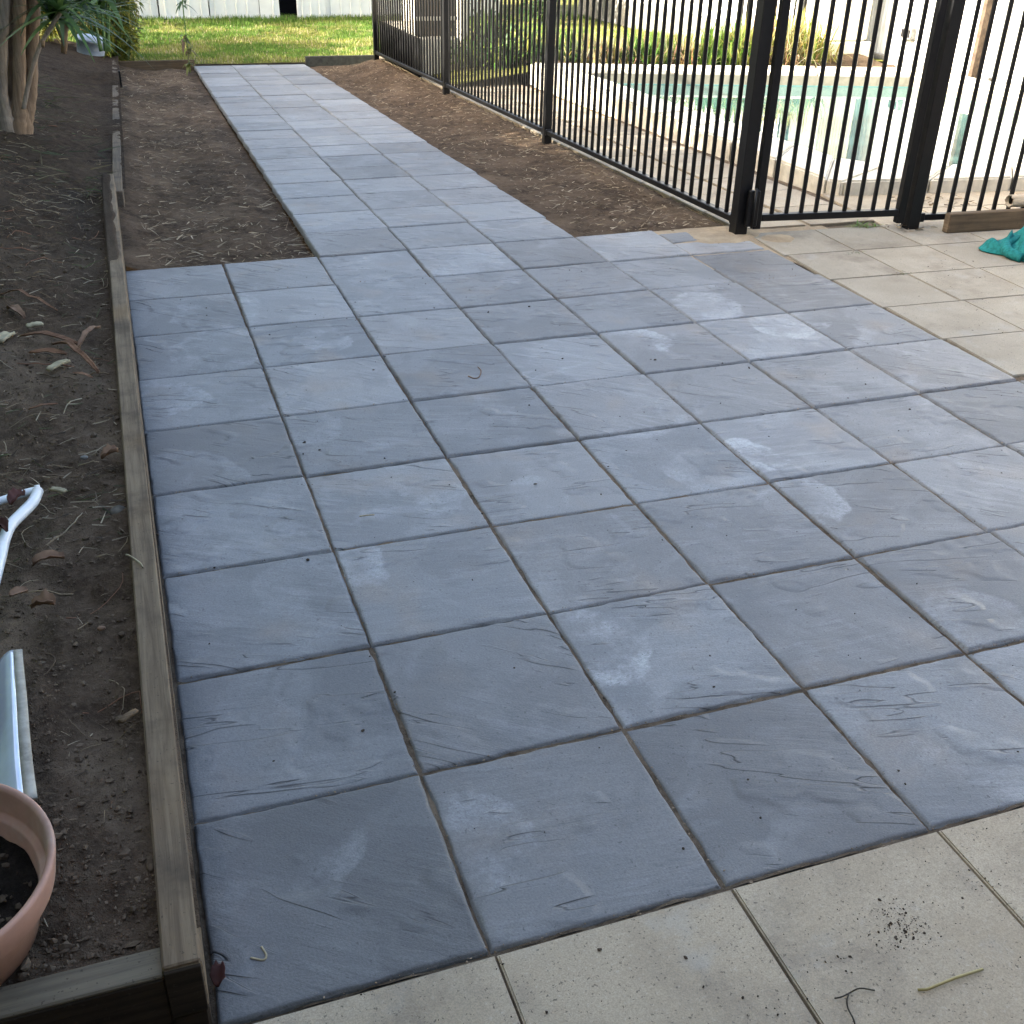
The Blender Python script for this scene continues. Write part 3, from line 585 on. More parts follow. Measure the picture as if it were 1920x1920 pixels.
# stand of slim brown trunks, left
TB = at(28, 225, 6.25); TREE = empty('multi_stem_tree', TB); tag(TREE, 'clump of slim brown trunks rising from one swollen base at the top left', 'tree')
def rel(P, o): return [Vector(p)-Vector(o) for p in P]
sp = smooth_path(rel([at(26, 310, 6.25), at(25, 240, 6.25), at(27, 215, 6.25), at(30, 190, 6.25)], TB), 4); V, F = tube_vf(sp, [.07+.035*math.sin(math.pi*(i/(len(sp)-1))**.8) for i in range(len(sp))], 16)
link('base', mesh('base', V, F, True), M['bark'], TREE)
for k, (xb, xt, r_, dy, mt) in enumerate(((3, 8, .034, -.08, 'barkpale'), (21, 22, .032, .0, 'bark'), (36, 37, .038, -.06, 'bark'), (48, 48, .030, .03, 'bark'), (58, 65, .036, .0, 'bark'), (12, 14, .030, .08, 'barkpale'), (45, 56, .028, .12, 'bark'), (-14, -20, .040, .0, 'barkpale'))):
    Yt = 6.25+dy; P = rel([at(26+(xb-26)*.40, 310, Yt), at(26+(xb-26)*.55, 236, Yt), at(27+(xb-27)*.80, 206, Yt), at(xb, 165, Yt), at((xb+xt)/2+random.uniform(-2, 2), 80, Yt), at(xt, -5, Yt), at(xt+random.uniform(-3, 3), -160, Yt), at(xt+random.uniform(-20, 20), -420, Yt+random.uniform(-.2, .2))], TB)
    sp = smooth_path(P, 5); V, F = tube_vf(sp, [(r_*(1.15-.35*i/len(sp))+.030*max(0, 1-i/13)**1.3)*(1+.06*math.sin(i*2.1+k)) for i in range(len(sp))], 10); link('trunk', mesh('trunk', V, F, True), M[mt], TREE)
crown('crown', (-.35, .1, 2.5), (1.3, 1.3, .8), 1500, .17, [(.05, .10, .02), (.07, .13, .03), (.035, .07, .018)], TREE, 3)
# slender cordyline with ringed stem
CB = at(50, 172, 5.95); CORD = empty('cordyline', CB); tag(CORD, 'slender cordyline with ringed stem and long green strap leaves beside the trunks', 'plant')
sp = smooth_path(rel([at(44, 205, 5.95), at(52, 165, 5.95), at(62, 125, 5.95), at(76, 84, 5.95), at(97, 48, 5.95), at(113, 24, 5.95)], CB), 10)
V, F = tube_vf(sp, [.0125*(1+.10*(i % 3 == 0))-.00004*i for i in range(len(sp))], 8); link('stem', mesh('stem', V, F, True), M['barkpale'], CORD)
tube('broken_branch', rel([at(80, 88, 5.95), at(80, 76, 5.94)], CB), .011, M['bark'], CORD)
def straps(name, heads, parent, org, n, ln, wd, cols, seed, up=.5):
    rg = random.Random(seed); B = Blades()
    for h in heads:
        for i in range(n):
            a = rg.uniform(0, 2*math.pi); e = rg.uniform(-.35, 1.2); d = Vector((math.cos(a)*math.cos(e), math.sin(a)*math.cos(e), math.sin(e)+up*.3))
            c = rg.choice(cols); k = rg.uniform(.6, 1.3); B.add(Vector(h)-Vector(org), d, ln*rg.uniform(.6, 1.15), wd*rg.uniform(.7, 1.2), rg.uniform(.1, .6), 6, tuple(x*k for x in c))
    return B.build(name, M['leaf'], parent)
GR = [(.045, .10, .022), (.065, .13, .03), (.03, .07, .02), (.09, .15, .035)]
straps('leaves', [at(98, 36, 6.0), at(112, 20, 5.95), at(100, 5, 6.1)], CORD, CB, 26, .42, .032, GR, 4)
C2 = at(120, 95, 7.6); o2 = empty('cordyline', C2); tag(o2, 'bushy dark green strap leaf plant behind the slender ringed stem', 'plant')
tube('stem', rel([at(120, 100, 7.6), at(122, 40, 7.6)], C2), .02, M['bark'], o2); straps('leaves', [at(118, 40, 7.6), at(126, 10, 7.6), at(150, 5, 7.8)], o2, C2, 36, .55, .036, GR, 9)
C3 = at(190, 92, 9.7); o3 = empty('green_stalk_plant', C3); tag(o3, 'tall pale green stalks standing beside the bucket at the bed end', 'plant')
for dx, tx in ((0, -6), (6, 2), (-8, -22), (3, 14)): 
    V, F = tube_vf(smooth_path(rel([at(198+dx, 96, 9.7), at(195+dx+tx*.4, 45, 9.7), at(190+dx+tx, -40, 9.7)], C3), 5), [.018-.0012*i for i in range(11)], 7); link('stalk', mesh('stalk', V, F, True), M['stem'], o3)
straps('leaves', [at(190, 20, 9.7), at(196, -10, 9.7), at(180, 0, 9.7)], o3, C3, 20, .5, .05, GR, 12)
def shrub(name, c, rad, n, leaf, cols, label, seed, width=.35, group=None):
    o = empty(name, c); tag(o, label, 'shrub', group)
    for k in range(4): 
        a = k*1.6; tube('stem', [(0, 0, -.05), (math.cos(a)*rad[0]*.3, math.sin(a)*rad[1]*.3, rad[2]*.8), (math.cos(a)*rad[0]*.5, math.sin(a)*rad[1]*.5, rad[2]*1.5)], .012, M['bark'], o, 6)
    crown('foliage', (0, 0, rad[2]), rad, n, leaf, cols, o, seed, width); return o
YG = [(.20, .20, .02), (.13, .16, .02), (.27, .24, .03), (.08, .11, .02)]
p = on(222, 118, -.33); shrub('golden_shrub', (p.x, 12.55, -.36), (.30, .36, .62), 6500, .07, YG, 'golden green feathery shrub at the end of the timber edging by the lawn', 21, .3)
shrub('golden_shrub', (-.35, 13.0, -.1), (.34, .3, .42), 3000, .07, YG, 'low golden shrub behind the bucket', 22, .3)
shrub('leafy_shrub', (-.75, 13.6, -.1), (.6, .6, 1.0), 1700, .12, [(.03, .07, .015), (.05, .10, .02), (.02, .05, .012)], 'dark leafy shrub behind the strap leaf plants', 23)
shrub('leafy_shrub', (-.15, 14.2, -.3), (.32, .4, .9), 1300, .10, [(.03, .07, .015), (.05, .09, .02), (.10, .15, .03)], 'mid green shrub in front of the shed end', 24)
# weed stalk beside the path end
WB = Vector((.90, 11.75, zg(11.75)-.02)); WEED = empty('weed', WB); tag(WEED, 'tall thin weed with withered lower leaves at the path end', 'weed')
tube('stem', smooth_path(rel([WB, at(352, 95, 11.75), at(346, 40, 11.7), at(342, 0, 11.7), at(338, -60, 11.7)], WB), 5), .006, M['stem'], WEED, 6)
B = Blades(); rg = random.Random(5)
for (x, y, n, col) in ((348, 72, 9, (.12, .12, .045)), (352, 95, 7, (.09, .10, .03)), (352, 118, 10, (.14, .15, .03)), (343, 6, 7, (.05, .10, .04)), (340, -40, 9, (.05, .1, .04))):
    for i in range(n):
        a = rg.uniform(0, 6.28); B.add(at(x+rg.uniform(-4, 4), y+rg.uniform(-6, 6), 11.72)-WB, (math.cos(a), math.sin(a), rg.uniform(-.6, .6)), rg.uniform(.06, .13), .035, .6, 3, tuple(c*rg.uniform(.7, 1.2) for c in col))
B.build('leaves', M['leaf'], WEED)
# grasses and strap plants behind the pool
def clump(name, c, n, ln, wd, cols, label, seed, group, spread=.12, lean=.55):
    o = empty(name, c); tag(o, label, 'plant', group); rg = random.Random(seed); B = Blades()
    for i in range(n):
        a = rg.uniform(0, 6.283); l = abs(rg.gauss(0, lean)); p = (rg.gauss(0, spread), rg.gauss(0, spread*.7), 0)
        B.add(p, (math.cos(a)*l, math.sin(a)*l, 1), ln*rg.uniform(.5, 1.15), wd*rg.uniform(.7, 1.3), rg.uniform(.15, .75), 5, tuple(x*rg.uniform(.7, 1.3) for x in rg.choice(cols)))
    B.build('leaves', M['leaf'], o); return o
STRAW = [(.34, .28, .14), (.26, .21, .10), (.20, .19, .06), (.42, .36, .2)]; GG = [(.08, .16, .02), (.12, .20, .03), (.05, .11, .02)]; YY = [(.26, .26, .05), (.16, .20, .03), (.32, .28, .1)]
TUFTS = [(4.35, 8.62, STRAW, .36, 'pale straw grass clump, leftmost behind the far pool edge'), (4.72, 8.56, GG, .42, 'green grass clump right of the leftmost straw clump behind the pool'), (5.05, 8.5, STRAW, .42, 'straw coloured grass clump between two green clumps behind the pool'),
         (5.38, 8.40, GG, .52, 'tallest fresh green grass clump in the middle behind the pool'), (5.68, 8.36, YY, .55, 'yellow green grass clump right of the fresh green one'), (6.00, 8.28, STRAW, .55, 'straw grass clump left of the thick gate stile'), (6.22, 8.34, YY, .62, 'tall yellow grass clump farthest right behind the pool')]
for k, (x, y, cs, h, lb) in enumerate(TUFTS): clump('grass_clump', (x+.25, y+.48, .02), 760, h*1.05, .013, cs, lb, 60+k, 'grass clumps behind the pool', .15)
AG = [(.05, .10, .02), (.10, .16, .03), (.16, .2, .04), (.03, .06, .015)]
for k, (x, y, h, lb) in enumerate(((3.45, 9.55, .55, 'strap leaf clump nearest the beige block behind the fence'), (3.85, 9.4, .6, 'large arching strap leaf clump behind the second fence panel'), (4.25, 9.25, .5, 'strap leaf clump right of the third fence post'), (3.7, 10.1, .8, 'tall strap leaf clump at the back of the lawn edge'))):
    clump('strap_leaf_plant', (x, y, -.02), 110, h, .035, AG, lb, 80+k, 'strap leaf plants behind the fence', .13, .7)
shrub('leafy_shrub', (6.6, 15.9, -.3), (.6, .6, .7), 1500, .12, [(.04, .10, .02), (.07, .14, .03), (.02, .06, .015)], 'green bush against the far end of the white wall', 25)
tag(link('planting_bed', grid_mesh('planting_bed', np.linspace(3.8, 7.3, 60), np.linspace(0, 1, 20), lambda X, Y: (X, 8.98+.95*Y-.25*(X-3.72), .02+.05*fbm(X*6, Y*6, 91, 3)+.06*Y)), M['soil2']), kind='structure')

# beige block and timber bin at the far left end of the pool yard
BLK = empty('pump_box', (3.08, 9.66, zf(9.66))); tag(BLK, 'long low beige rendered block with a dark left side behind the fence end panel', 'block')
box('core', (.01, .80, .165), (.37, 1.58, .35), M['coping'], BLK, .012); box('side_shade', (-.193, .80, .165), (.03, 1.60, .345), M['dark'], BLK, .006)  # near-black slab paints in the shade on the block's left face
box('rear_wall', (.30, 1.35, .45), (.06, 2.4, .95), M['cream'], BLK, .006)
BIN = empty('timber_screen', (3.12, 9.80, zf(9.66)+.338)); tag(BIN, 'brown upright timber screen standing on the beige block', 'screen')
for i in range(6): box('board', (-.205+i*.066, 0, .30), (.060, .022, .60+random.uniform(-.01, .01)), M['foam'], BIN, .002)
for z_ in (.16, .40): box('rail', (-.04, -.022, z_), (.42, .02, .035), M['coping'], BIN, .003)
# off to the left: unseen hedging added to keep the whole path in shade
def shade_hedge(name, x, y0, y1, h0, h1, th, label, seed):
    o = empty(name, (x, y0, -.3)); tag(o, label, 'shade_hedge'); L = y1-y0; n = int(L/.5); V = []; F = []
    rg = random.Random(seed); hh = [h0+(h1-h0)*i/n+rg.uniform(-.18, .18) for i in range(n+1)]
    for i in range(n+1):
        y = L*i/n; V += [(-th/2, y, 0), (th/2, y, 0), (th/2*.8, y, hh[i]-.25), (-th/2*.8, y, hh[i]-.25)]
        if i:
            b = 4*i-4; F += [[b, b+4, b+7, b+3], [b+1, b+2, b+6, b+5], [b+3, b+7, b+6, b+2]]
    F += [[0, 3, 2, 1], [4*n, 4*n+1, 4*n+2, 4*n+3]]
    link('hedge_body', mesh('hedge_body', V, F), M['stem'], o); B = Blades(); N = int(L*420)
    for k in range(N):
        y = rg.uniform(0, L); i = min(n-1, int(y/L*n)); h = hh[i]; g = rg.random()
        if g < .45: p = (rg.uniform(-th/2, th/2)*.9, y, h-.28+rg.random()**1.5*.5)
        else: p = (rg.choice([-1, 1])*th/2*rg.uniform(.85, 1.1), y, rg.uniform(0, h))
        B.add(p, (rg.gauss(0, 1), rg.gauss(0, 1), rg.gauss(0, .7)), rg.uniform(.08, .16), .06, .3, 2, tuple(c*rg.uniform(.6, 1.3) for c in (.045, .085, .02)))
    B.build('foliage', M['leaf'], o)
shade_hedge('shade_hedge', -2.4, 3.2, 6.2, 4.8, 3.7, .9, 'unseen stepped hedging added for shade between the two long rows on the left', 43)
shade_hedge('shade_hedge', -2.7, 6.0, 13.2, 3.1, 3.2, .9, 'tall unseen hedging added on the left to shade the path', 41)
shade_hedge('shade_hedge', -1.75, -5.0, 3.4, 4.1, 4.0, .9, 'taller unseen hedging added left of the garden bed to shade the near slabs', 42)
TR2 = empty('shade_tree', (-3.2, 15.6, -.3)); tag(TR2, 'unseen thin leafed tree added left of the lawn to throw broken shade on it', 'tree')  # out of view, added to break up the sun on the lawn
tube('trunk', smooth_path([(0, 0, 0), (.1, .05, 1.0), (0, -.1, 2.2)], 4), .09, M['bark'], TR2, 10); crown('crown', (0, 0, 2.2), (.9, 3.0, 1.5), 2600, .16, [(.05, .10, .02), (.07, .13, .03)], TR2, 77)  # trunk and crown of the added unseen shade tree

# ================================================================== LOOSE OBJECTS, LEFT BED
# terracotta pot
PX, PY, PZ0, PZ1, PR = -.352, .165, .105, .265, .175
POT = empty('plant_pot', (PX, PY, PZ0)); tag(POT, 'round terracotta plastic pot of dark soil at the left edge of the frame', 'pot'); POT.rotation_euler = (.03, .05, 0)
def lathe(prof, n=64):
    V = []; F = []
    for (r_, z_) in prof:
        for k in range(n): V.append((r_*math.cos(2*math.pi*k/n), r_*math.sin(2*math.pi*k/n), z_))
    for i in range(len(prof)-1):
        for k in range(n): F.append([i*n+k, i*n+(k+1) % n, (i+1)*n+(k+1) % n, (i+1)*n+k])
    return V, F
H = PZ1-PZ0
V, F = lathe([(.01, 0), (.118, 0), (.122, .004), (.150, H-.055), (.152, H-.052), (.166, H-.050), (.169, H-.046), (.1745, H-.004), (.1735, H), (.170, H+.0015), (.1665, H), (.163, H-.004), (.159, H-.040), (.157, H-.043), (.150, H-.046), (.147, H-.050), (.138, .03), (.01, .02)])
link('pot_wall', mesh('pot_wall', V, F, True), M['terra'], POT)
xs = np.linspace(-.145, .145, 60)
me = grid_mesh('pot_soil', xs, xs, lambda X, Y: (X*np.minimum(1, .143/np.maximum(np.hypot(X, Y), 1e-6)), Y*np.minimum(1, .143/np.maximum(np.hypot(X, Y), 1e-6)), .085+.02*fbm(X*20, Y*20, 7, 4)+.012*fbm(X*70, Y*70, 8, 2)))
link('pot_soil', me, M['pot_soil'], POT)
LUMP_POT = True
# glossy curved trough with a flat worn lip
T0 = Vector((-.246, .745, .19)); T1 = Vector((-.208, .33, .20))
TR = empty('metal_trough', T0); tag(TR, 'glossy blue white curved metal trough with worn pale lip behind the pot', 'trough')
ax = (T1-T0); nn = 40
def trough(prof, name, mat, th=.0025):
    V = []; F = []; side = Vector((-1, -.09, 0))
    for i in range(nn+1):
        t = i/nn; base = ax*t
        for (u_, z_) in prof: V.append(base+side*(u_*(1+.25*t)+.0006*math.sin(9*t+1))+Vector((0, 0, z_*(1+.25*math.sin(4*t))+.012*math.sin(t*3.1)+.0004*math.sin(23*t+u_*60))))
    m_ = len(prof)
    for i in range(nn):
        for k in range(m_-1): F.append([i*m_+k, i*m_+k+1, (i+1)*m_+k+1, (i+1)*m_+k])
    o = link(name, mesh(name, V, F, True), mat, TR); md = o.modifiers.new('thick', 'SOLIDIFY'); md.thickness = th; return o
trough([(0, 0), (.007, .001), (.015, .002)], 'lip', M['alu'], .004)
trough([(.015, .002), (.022, .002), (.032, -.004), (.050, -.024), (.075, -.045), (.10, -.055), (.13, -.058), (.16, -.05)], 'trough_body', M['gloss'])
# bent white tube frame
TF = on(70, 918, .185); TUB = empty('tube_frame', TF); tag(TUB, 'white plastic tube frame bent to a point, lying on the soil with dead leaves', 'frame')
def zz(P): return rel([on(x, y, z) for x, y, z in P], TF)
tube('upper_arm', smooth_path(zz([(71, 919, .185), (50, 924, .185), (20, 933, .182), (-30, 950, .18), (-90, 972, .18)]), 6), .0095, M['pvc'], TUB, 12)
tube('lower_arm', smooth_path(zz([(71, 921, .188), (62, 941, .19), (42, 962, .19), (20, 985, .19), (8, 1012, .188), (0, 1045, .185), (-10, 1085, .18), (-22, 1130, .175)]), 6), .0125, M['pvc'], TUB, 12)
tube('end_plug', zz([(66, 919, .187), (75, 918, .187)]), .012, M['pvc'], TUB, 12)
# helper for dry leaves, bark and chips
def flat_piece(name, p0, p1, width, mat, label, cat, curl=.25, z=None, tip=.15, group=None, th=.0012, seed=0):
    rg = random.Random(seed+int(p0[0]*7+p0[1])); a = on(p0[0], p0[1], p0[2]); b = on(p1[0], p1[1], p1[2]); d = b-a; L = d.length; d.normalize()
    s_ = d.cross(Vector((0, 0, 1))).normalized(); n = 7; V = []; F = []
    for i in range(n+1):
        t = i/n; wv = width*(tip+(1-tip)*math.sin(math.pi*min(1, max(0, t*.92+.04)))**.7)*rg.uniform(.85, 1.1); c = d*(L*t)+Vector((0, 0, .25*curl*L*math.sin(math.pi*t)*rg.uniform(.7, 1.1)))
        for k in (-1, -.4, .4, 1): V.append(c+s_*(wv*.5*k)+Vector((0, 0, curl*width*.6*k*k*rg.uniform(.7, 1.3))))
        if i:
            q = 4*i
            for k in range(3): F.append([q-4+k, q-3+k, q+1+k, q+k])
    o = link(name, mesh(name, V, F, True), mat, None, a); md = o.modifiers.new('thick', 'SOLIDIFY'); md.thickness = th; tag(o, label, cat, group); return o
MB = M['strip']; ML = mat_plain('dead_leaf', (.20, .125, .08), .8, .2, .25, 25); MP = mat_plain('pale_chip', (.33, .29, .19), .85, .2, .25, 30); MR = mat_plain('red_leaf', (.075, .03, .024), .7, .25, .25, 20)
zb = .15
flat_piece('bark_strip', (-6, 553, zb), (108, 583, zb), .012, MB, 'long thin reddish bark strip lying on the upper soil', 'bark', .5)
flat_piece('bark_strip', (38, 631, zb), (150, 648, zb), .026, MB, 'dark curled bark strip above the broken pale chip', 'bark', .4)
flat_piece('bark_strip', (100, 645, zb+.01), (184, 698, zb), .014, MB, 'straight brown stick of bark pointing at the sleeper', 'bark', .6, th=.004)
flat_piece('bark_strip', (55, 662, zb), (125, 665, zb), .03, MB, 'broad brown bark flake among the strips', 'bark', .3)
flat_piece('bark_strip', (53, 768, zb), (108, 757, zb), .011, MB, 'short pinkish bark stick lower down the bed', 'bark', .3)
flat_piece('bark_strip', (136, 699, zb), (173, 708, zb), .012, MB, 'small dark bark chip by the sleeper', 'bark', .3)
flat_piece('dead_leaf', (147, 655, zb), (187, 616, zb+.015), .020, ML, 'folded tan leaf standing beside the timber sleeper', 'leaf', .7)
flat_piece('dead_leaf', (15, 580, zb), (46, 598, zb), .030, ML, 'orange brown curled leaf near the left edge', 'leaf', .6)
flat_piece('dead_leaf', (190, 862, zb), (222, 848, zb+.01), .032, ML, 'curled pink brown leaf against the sleeper', 'leaf', .8)
flat_piece('dead_leaf', (62, 1060, zb), (122, 1048, zb), .026, ML, 'thin curled leaf right of the white tube', 'leaf', .8)
flat_piece('dead_leaf', (60, 1142, zb), (104, 1135, zb+.01), .032, ML, 'crumpled pale leaf beside a hollow in the soil', 'leaf', .9)
flat_piece('dead_leaf', (18, 1118, zb), (52, 1108, zb), .028, ML, 'flat dull leaf low on the left edge', 'leaf', .4)
flat_piece('dead_leaf', (20, 948, .20), (46, 930, .20), .030, MR, 'dark dead leaf caught inside the white tube frame', 'leaf', .9)
flat_piece('dead_leaf', (-4, 985, .205), (14, 998, .205), .025, MR, 'small dark leaf scrap stuck on the lower white tube', 'leaf', .9)
flat_piece('dead_leaf', (408, 1852, .012), (412, 1808, .03), .022, MR, 'red brown leaf standing between the sleeper end and first slab', 'leaf', .6)
flat_piece('wood_chip', (90, 692, zb), (128, 674, zb), .020, MP, 'pale broken wood chip in the bark litter', 'chip', .2, th=.008, tip=.7)
flat_piece('wood_chip', (50, 612, zb), (80, 606, zb), .022, MP, 'pale rounded chip above the bark strips', 'chip', .3, th=.008, tip=.7)
flat_piece('wood_chip', (-4, 640, zb), (20, 624, zb), .032, MP, 'pale green grey husk at the left edge', 'chip', .3, th=.010, tip=.7)
flat_piece('wood_chip', (95, 915, zb), (123, 920, zb), .012, MP, 'pale stubby stick above the tip of the white tube', 'chip', .2, th=.006, tip=.8)
flat_piece('wood_chip', (225, 1352, zb), (257, 1330, zb), .010, M['plank'], 'dark short stick near the sleeper', 'chip', .2, th=.005, tip=.8)
def lump(name, c, r, mat, label, cat, sq=(1, 1, .6), seed=0, parent=None):
    bm = bmesh.new(); bmesh.ops.create_icosphere(bm, subdivisions=2, radius=1)
    for v_ in bm.verts:
        k = 1+.45*float(fbm(np.array(v_.co.x*1.6+seed), np.array(v_.co.y*1.6+v_.co.z*2.1), seed, 3)); v_.co = Vector((v_.co.x*r*sq[0]*k, v_.co.y*r*sq[1]*k, v_.co.z*r*sq[2]*k))
    me = bpy.data.meshes.new(name); bm.to_mesh(me); bm.free(); me.polygons.foreach_set('use_smooth', [True]*len(me.polygons))
    o = link(name, me, mat, parent, c)
    if label: tag(o, label, cat)
    return o
MCL = mat_soil('clod', (.07, .05, .034), (.135, .10, .068), (.20, .152, .106), 4., .25)
lump('concrete_lump', on(222, 960, .118), .021, mat_plain('dusty_concrete', (.11, .10, .085), .95, .1, .3, 40, 0, .5), 'small grey concrete lump against the sleeper edge', 'stone', (1, 1.1, .7), 3)
lump('stone', on(190, 1178, .128), .007, ML, 'pinkish pebble in the soil hollow', 'stone', (1.2, .8, .7), 5)
lump('stone', on(158, 858, .138), .008, M['conc'], 'grey brown pebble in the upper bed', 'stone', (1.3, .8, .7), 6)
lump('stone', on(282, 1620, .122), .009, MCL, 'long brown clod stone near the sleeper, low in the bed', 'stone', (.8, 1.7, .7), 8)
# torn bucket at the bed end
bp = at(170, 100, 10.3); BK = empty('bucket', bp); tag(BK, 'torn bluish white plastic bucket half sunk in soil below the leaves', 'bucket'); BK.rotation_euler = (.1, .15, .4)
V, F = lathe([(.118, .0), (.125, .10), (.132, .102), (.134, .125), (.128, .127), (.11, .15), (.02, .155), (.0, .155)], 28); link('bucket_wall', mesh('bucket_wall', V, F, True), M['bucket'], BK)

# ================================================================== LOOSE OBJECTS, RIGHT
PL = empty('timber_plank', (3.85, 3.255, 0), -.055); tag(PL, 'dark timber plank on edge at the foot of the right fence', 'plank')
box('board', (.62, .02, .049), (1.24, .042, .094), M['plank'], PL, .004); box('end_grain', (-.001, .02, .049), (.004, .036, .088), M['wood'], PL, .001)
PI = at(1893, 377, 3.31); PIPE = empty('drain_pipe', PI); tag(PIPE, 'broken cream drain pipe end resting above the timber plank', 'pipe')
V = []; F = []; n = 24; rg = random.Random(3)
for k in range(n):
    th = 2*math.pi*k/n; j = rg.uniform(-.012, .006)
    for (x_, r_) in ((j, .031), (.9, .031), (j, .026), (.25, .026)): V.append((x_, r_*math.cos(th), r_*math.sin(th)))
for k in range(n):
    a = 4*k; b = 4*((k+1) % n); F += [[a, a+1, b+1, b], [a+2, b+2, b+3, a+3], [a, b, b+2, a+2]]
o = link('pipe_wall', mesh('pipe_wall', V, F, True), M['clay'], PIPE, None, (0, 0, -.06)); V, F = lathe([(.0, .0), (.0255, .0)], 20); link('rusty_bore', mesh('rusty_bore', V, F), M['clayin'], PIPE, (.10, -.006, 0), (0, math.pi/2, 0))
# towel heap
def towel():
    na, nr = 110, 46; V = []; F = []; R0 = .215
    for i in range(nr+1):
        t = i/nr
        for k in range(na):
            th = 2*math.pi*k/na; ed = 1+.16*math.sin(3*th+.6)+.07*math.sin(5*th+1.1); r_ = R0*t*ed
            x = r_*math.cos(th)*1.15; y = r_*math.sin(th)*.85; qx = x+.03*math.sin(y*31+1); qy = y+.03*math.sin(x*27)
            f1 = (1-abs(math.sin(qx*21+qy*13+.4)))**1.2; f2 = (1-abs(math.sin(qx*-17+qy*25+1.9)))**1.4; rid = max(f1, .85*f2)
            z_ = (.10*(1-t**2.2)+.012)*(.45+.55*rid)+.03*rid*(1-t)**.5
            if t > .86: z_ = z_*(1-((t-.86)/.14)**2*.75)
            V.append((x, y, max(z_, .003)))
        if i:
            for k in range(na): a = (i-1)*na; F.append([a+k, a+(k+1) % na, a+na+(k+1) % na, a+na+k])
    return mesh('towel', V, F, True)
o = link('towel', towel(), M['towel'], None, (4.065, 2.86, .001), (0, 0, 0)); md = o.modifiers.new('thick', 'SOLIDIFY'); md.thickness = .004; TWL = o; tag(o, 'crumpled teal towel heaped on the beige paving at the right edge', 'towel')
for P, r_ in (([(-.20, -.10, .018), (-.22, -.03, .03), (-.17, .04, .045), (-.08, .06, .06)], .024), ([(-.16, -.15, .018), (-.17, -.08, .035), (-.11, -.03, .06), (-.02, .0, .09)], .027), ([(-.10, -.19, .02), (-.09, -.12, .04), (-.05, -.06, .07), (.02, -.03, .11)], .028), ([(-.03, -.20, .02), (-.01, -.13, .05), (.02, -.07, .09), (.06, -.02, .13)], .026), ([(-.10, .10, .02), (-.04, .06, .06), (.02, .03, .11), (.08, .0, .145)], .030), ([(.06, -.19, .02), (.07, -.1, .06), (.08, -.04, .11)], .028)):
    sp = smooth_path(P, 6); V, F = tube_vf(sp, [r_*(.55+.45*math.sin(math.pi*min(1, .25+.75*i/len(sp)))) for i in range(len(sp))], 12); link('fold', mesh('fold', V, F, True), M['towel'], TWL)
# weeds in the paving joints
for k, (x, y, n, h, lb) in enumerate(((1620, 424, 70, .055, 'small bright green grass tuft growing under the gate'), (1596, 474, 34, .035, 'wilted weed lying on the beige paving'), (1690, 512, 26, .02, 'dry weed scrap in the beige paving joint'))):
    c = on(x, y, 0.); o = empty('grass_tuft', c); tag(o, lb, 'weed'); rg = random.Random(k); B = Blades()
    cs = [(.12, .20, .03), (.16, .22, .05)] if k == 0 else [(.09, .10, .04), (.13, .12, .06)]
    for i in range(n): a = rg.uniform(0, 6.28); B.add((rg.gauss(0, .035), rg.gauss(0, .014), .0), (math.cos(a), math.sin(a)*.6, rg.uniform(.1, 1.1) if k == 0 else rg.uniform(.0, .3)), h*rg.uniform(.6, 1.4), .005, .5, 3, tuple(q*rg.uniform(.7, 1.3) for q in rg.choice(cs)))
    B.build('leaves', M['leaf'], o)
# twig and straw on the near beige slabs
o = tube('straw_stalk', [on(1721, 1856, .004), on(1738, 1855, .006), on(1790, 1834, .007), on(1843, 1817, .005)], .0022, mat_plain('yellow_straw', (.30, .25, .10), .6), None, 6); tag(o, 'straight yellow straw stalk on the near beige slab', 'stalk')
TWM = mat_plain('dark_twig', (.035, .03, .022), .85)
TW = empty('twig', on(1590, 1870, 0)); tag(TW, 'forked dark curled twig on the near beige slab', 'twig')
for nm, P in (('stem', [(1565, 1872), (1578, 1869), (1592, 1862), (1612, 1853), (1640, 1857)]), ('branch', [(1592, 1862), (1588, 1875), (1590, 1890), (1600, 1910), (1604, 1925)])):
    tube(nm, smooth_path(rel([on(x, y, .004+.006*(i % 2)) for i, (x, y) in enumerate(P)], TW.location), 4), .0012, TWM, TW, 5)
for k, (P, lb, mt) in enumerate((([(674, 968), (688, 966), (702, 965)], 'short pale stick on a grey slab left of centre', MP), ([(878, 705), (888, 709), (898, 707), (902, 695), (896, 688)], 'curled reddish stalk on an upper grey slab', ML), ([(236, 1040), (243, 1042), (262, 1055), (268, 1064)], 'thin forked stalk lying across the sleeper top', MP), ([(470, 1796), (494, 1800), (499, 1790), (490, 1775)], 'thin bent twig on the first grey slab', MP))):
    o = tube('twig', smooth_path([on(x, y, (.155 if k == 2 else .004)) for x, y in P], 4), .0018, mt, None, 6); tag(o, lb, 'twig')

# ================================================================== LITTER (uncountable)
def scatter_lumps(name, pts, sizes, mat, label, cat):
    bm = bmesh.new(); bmesh.ops.create_icosphere(bm, subdivisions=1, radius=1); bv = np.array([v_.co[:] for v_ in bm.verts]); bf = np.array([[v_.index for v_ in f.verts] for f in bm.faces]); bm.free()
    n = len(pts); rg = np.random.default_rng(len(pts)); V = bv[None]*(1+rg.normal(0, .26, (n, len(bv), 1)))*(np.asarray(sizes)[:, None, None]*rg.uniform(.45, 1.35, (n, 1, 3)))*[1, 1, .75]+np.asarray(pts)[:, None, :]
    F = (bf[None]+(np.arange(n)*len(bv))[:, None, None]).reshape(-1, 3); o = link(name, mesh(name, V.reshape(-1, 3), F, False), mat); tag(o, label, cat, kind='stuff'); return o
n = 12000; Y = .07+RNG.random(n)**1.7*4.6; X = -.055-RNG.random(n)*.55; Z = bed_z(X, Y); sz = np.clip(RNG.lognormal(-6.3, .55, n), .0008, .010)
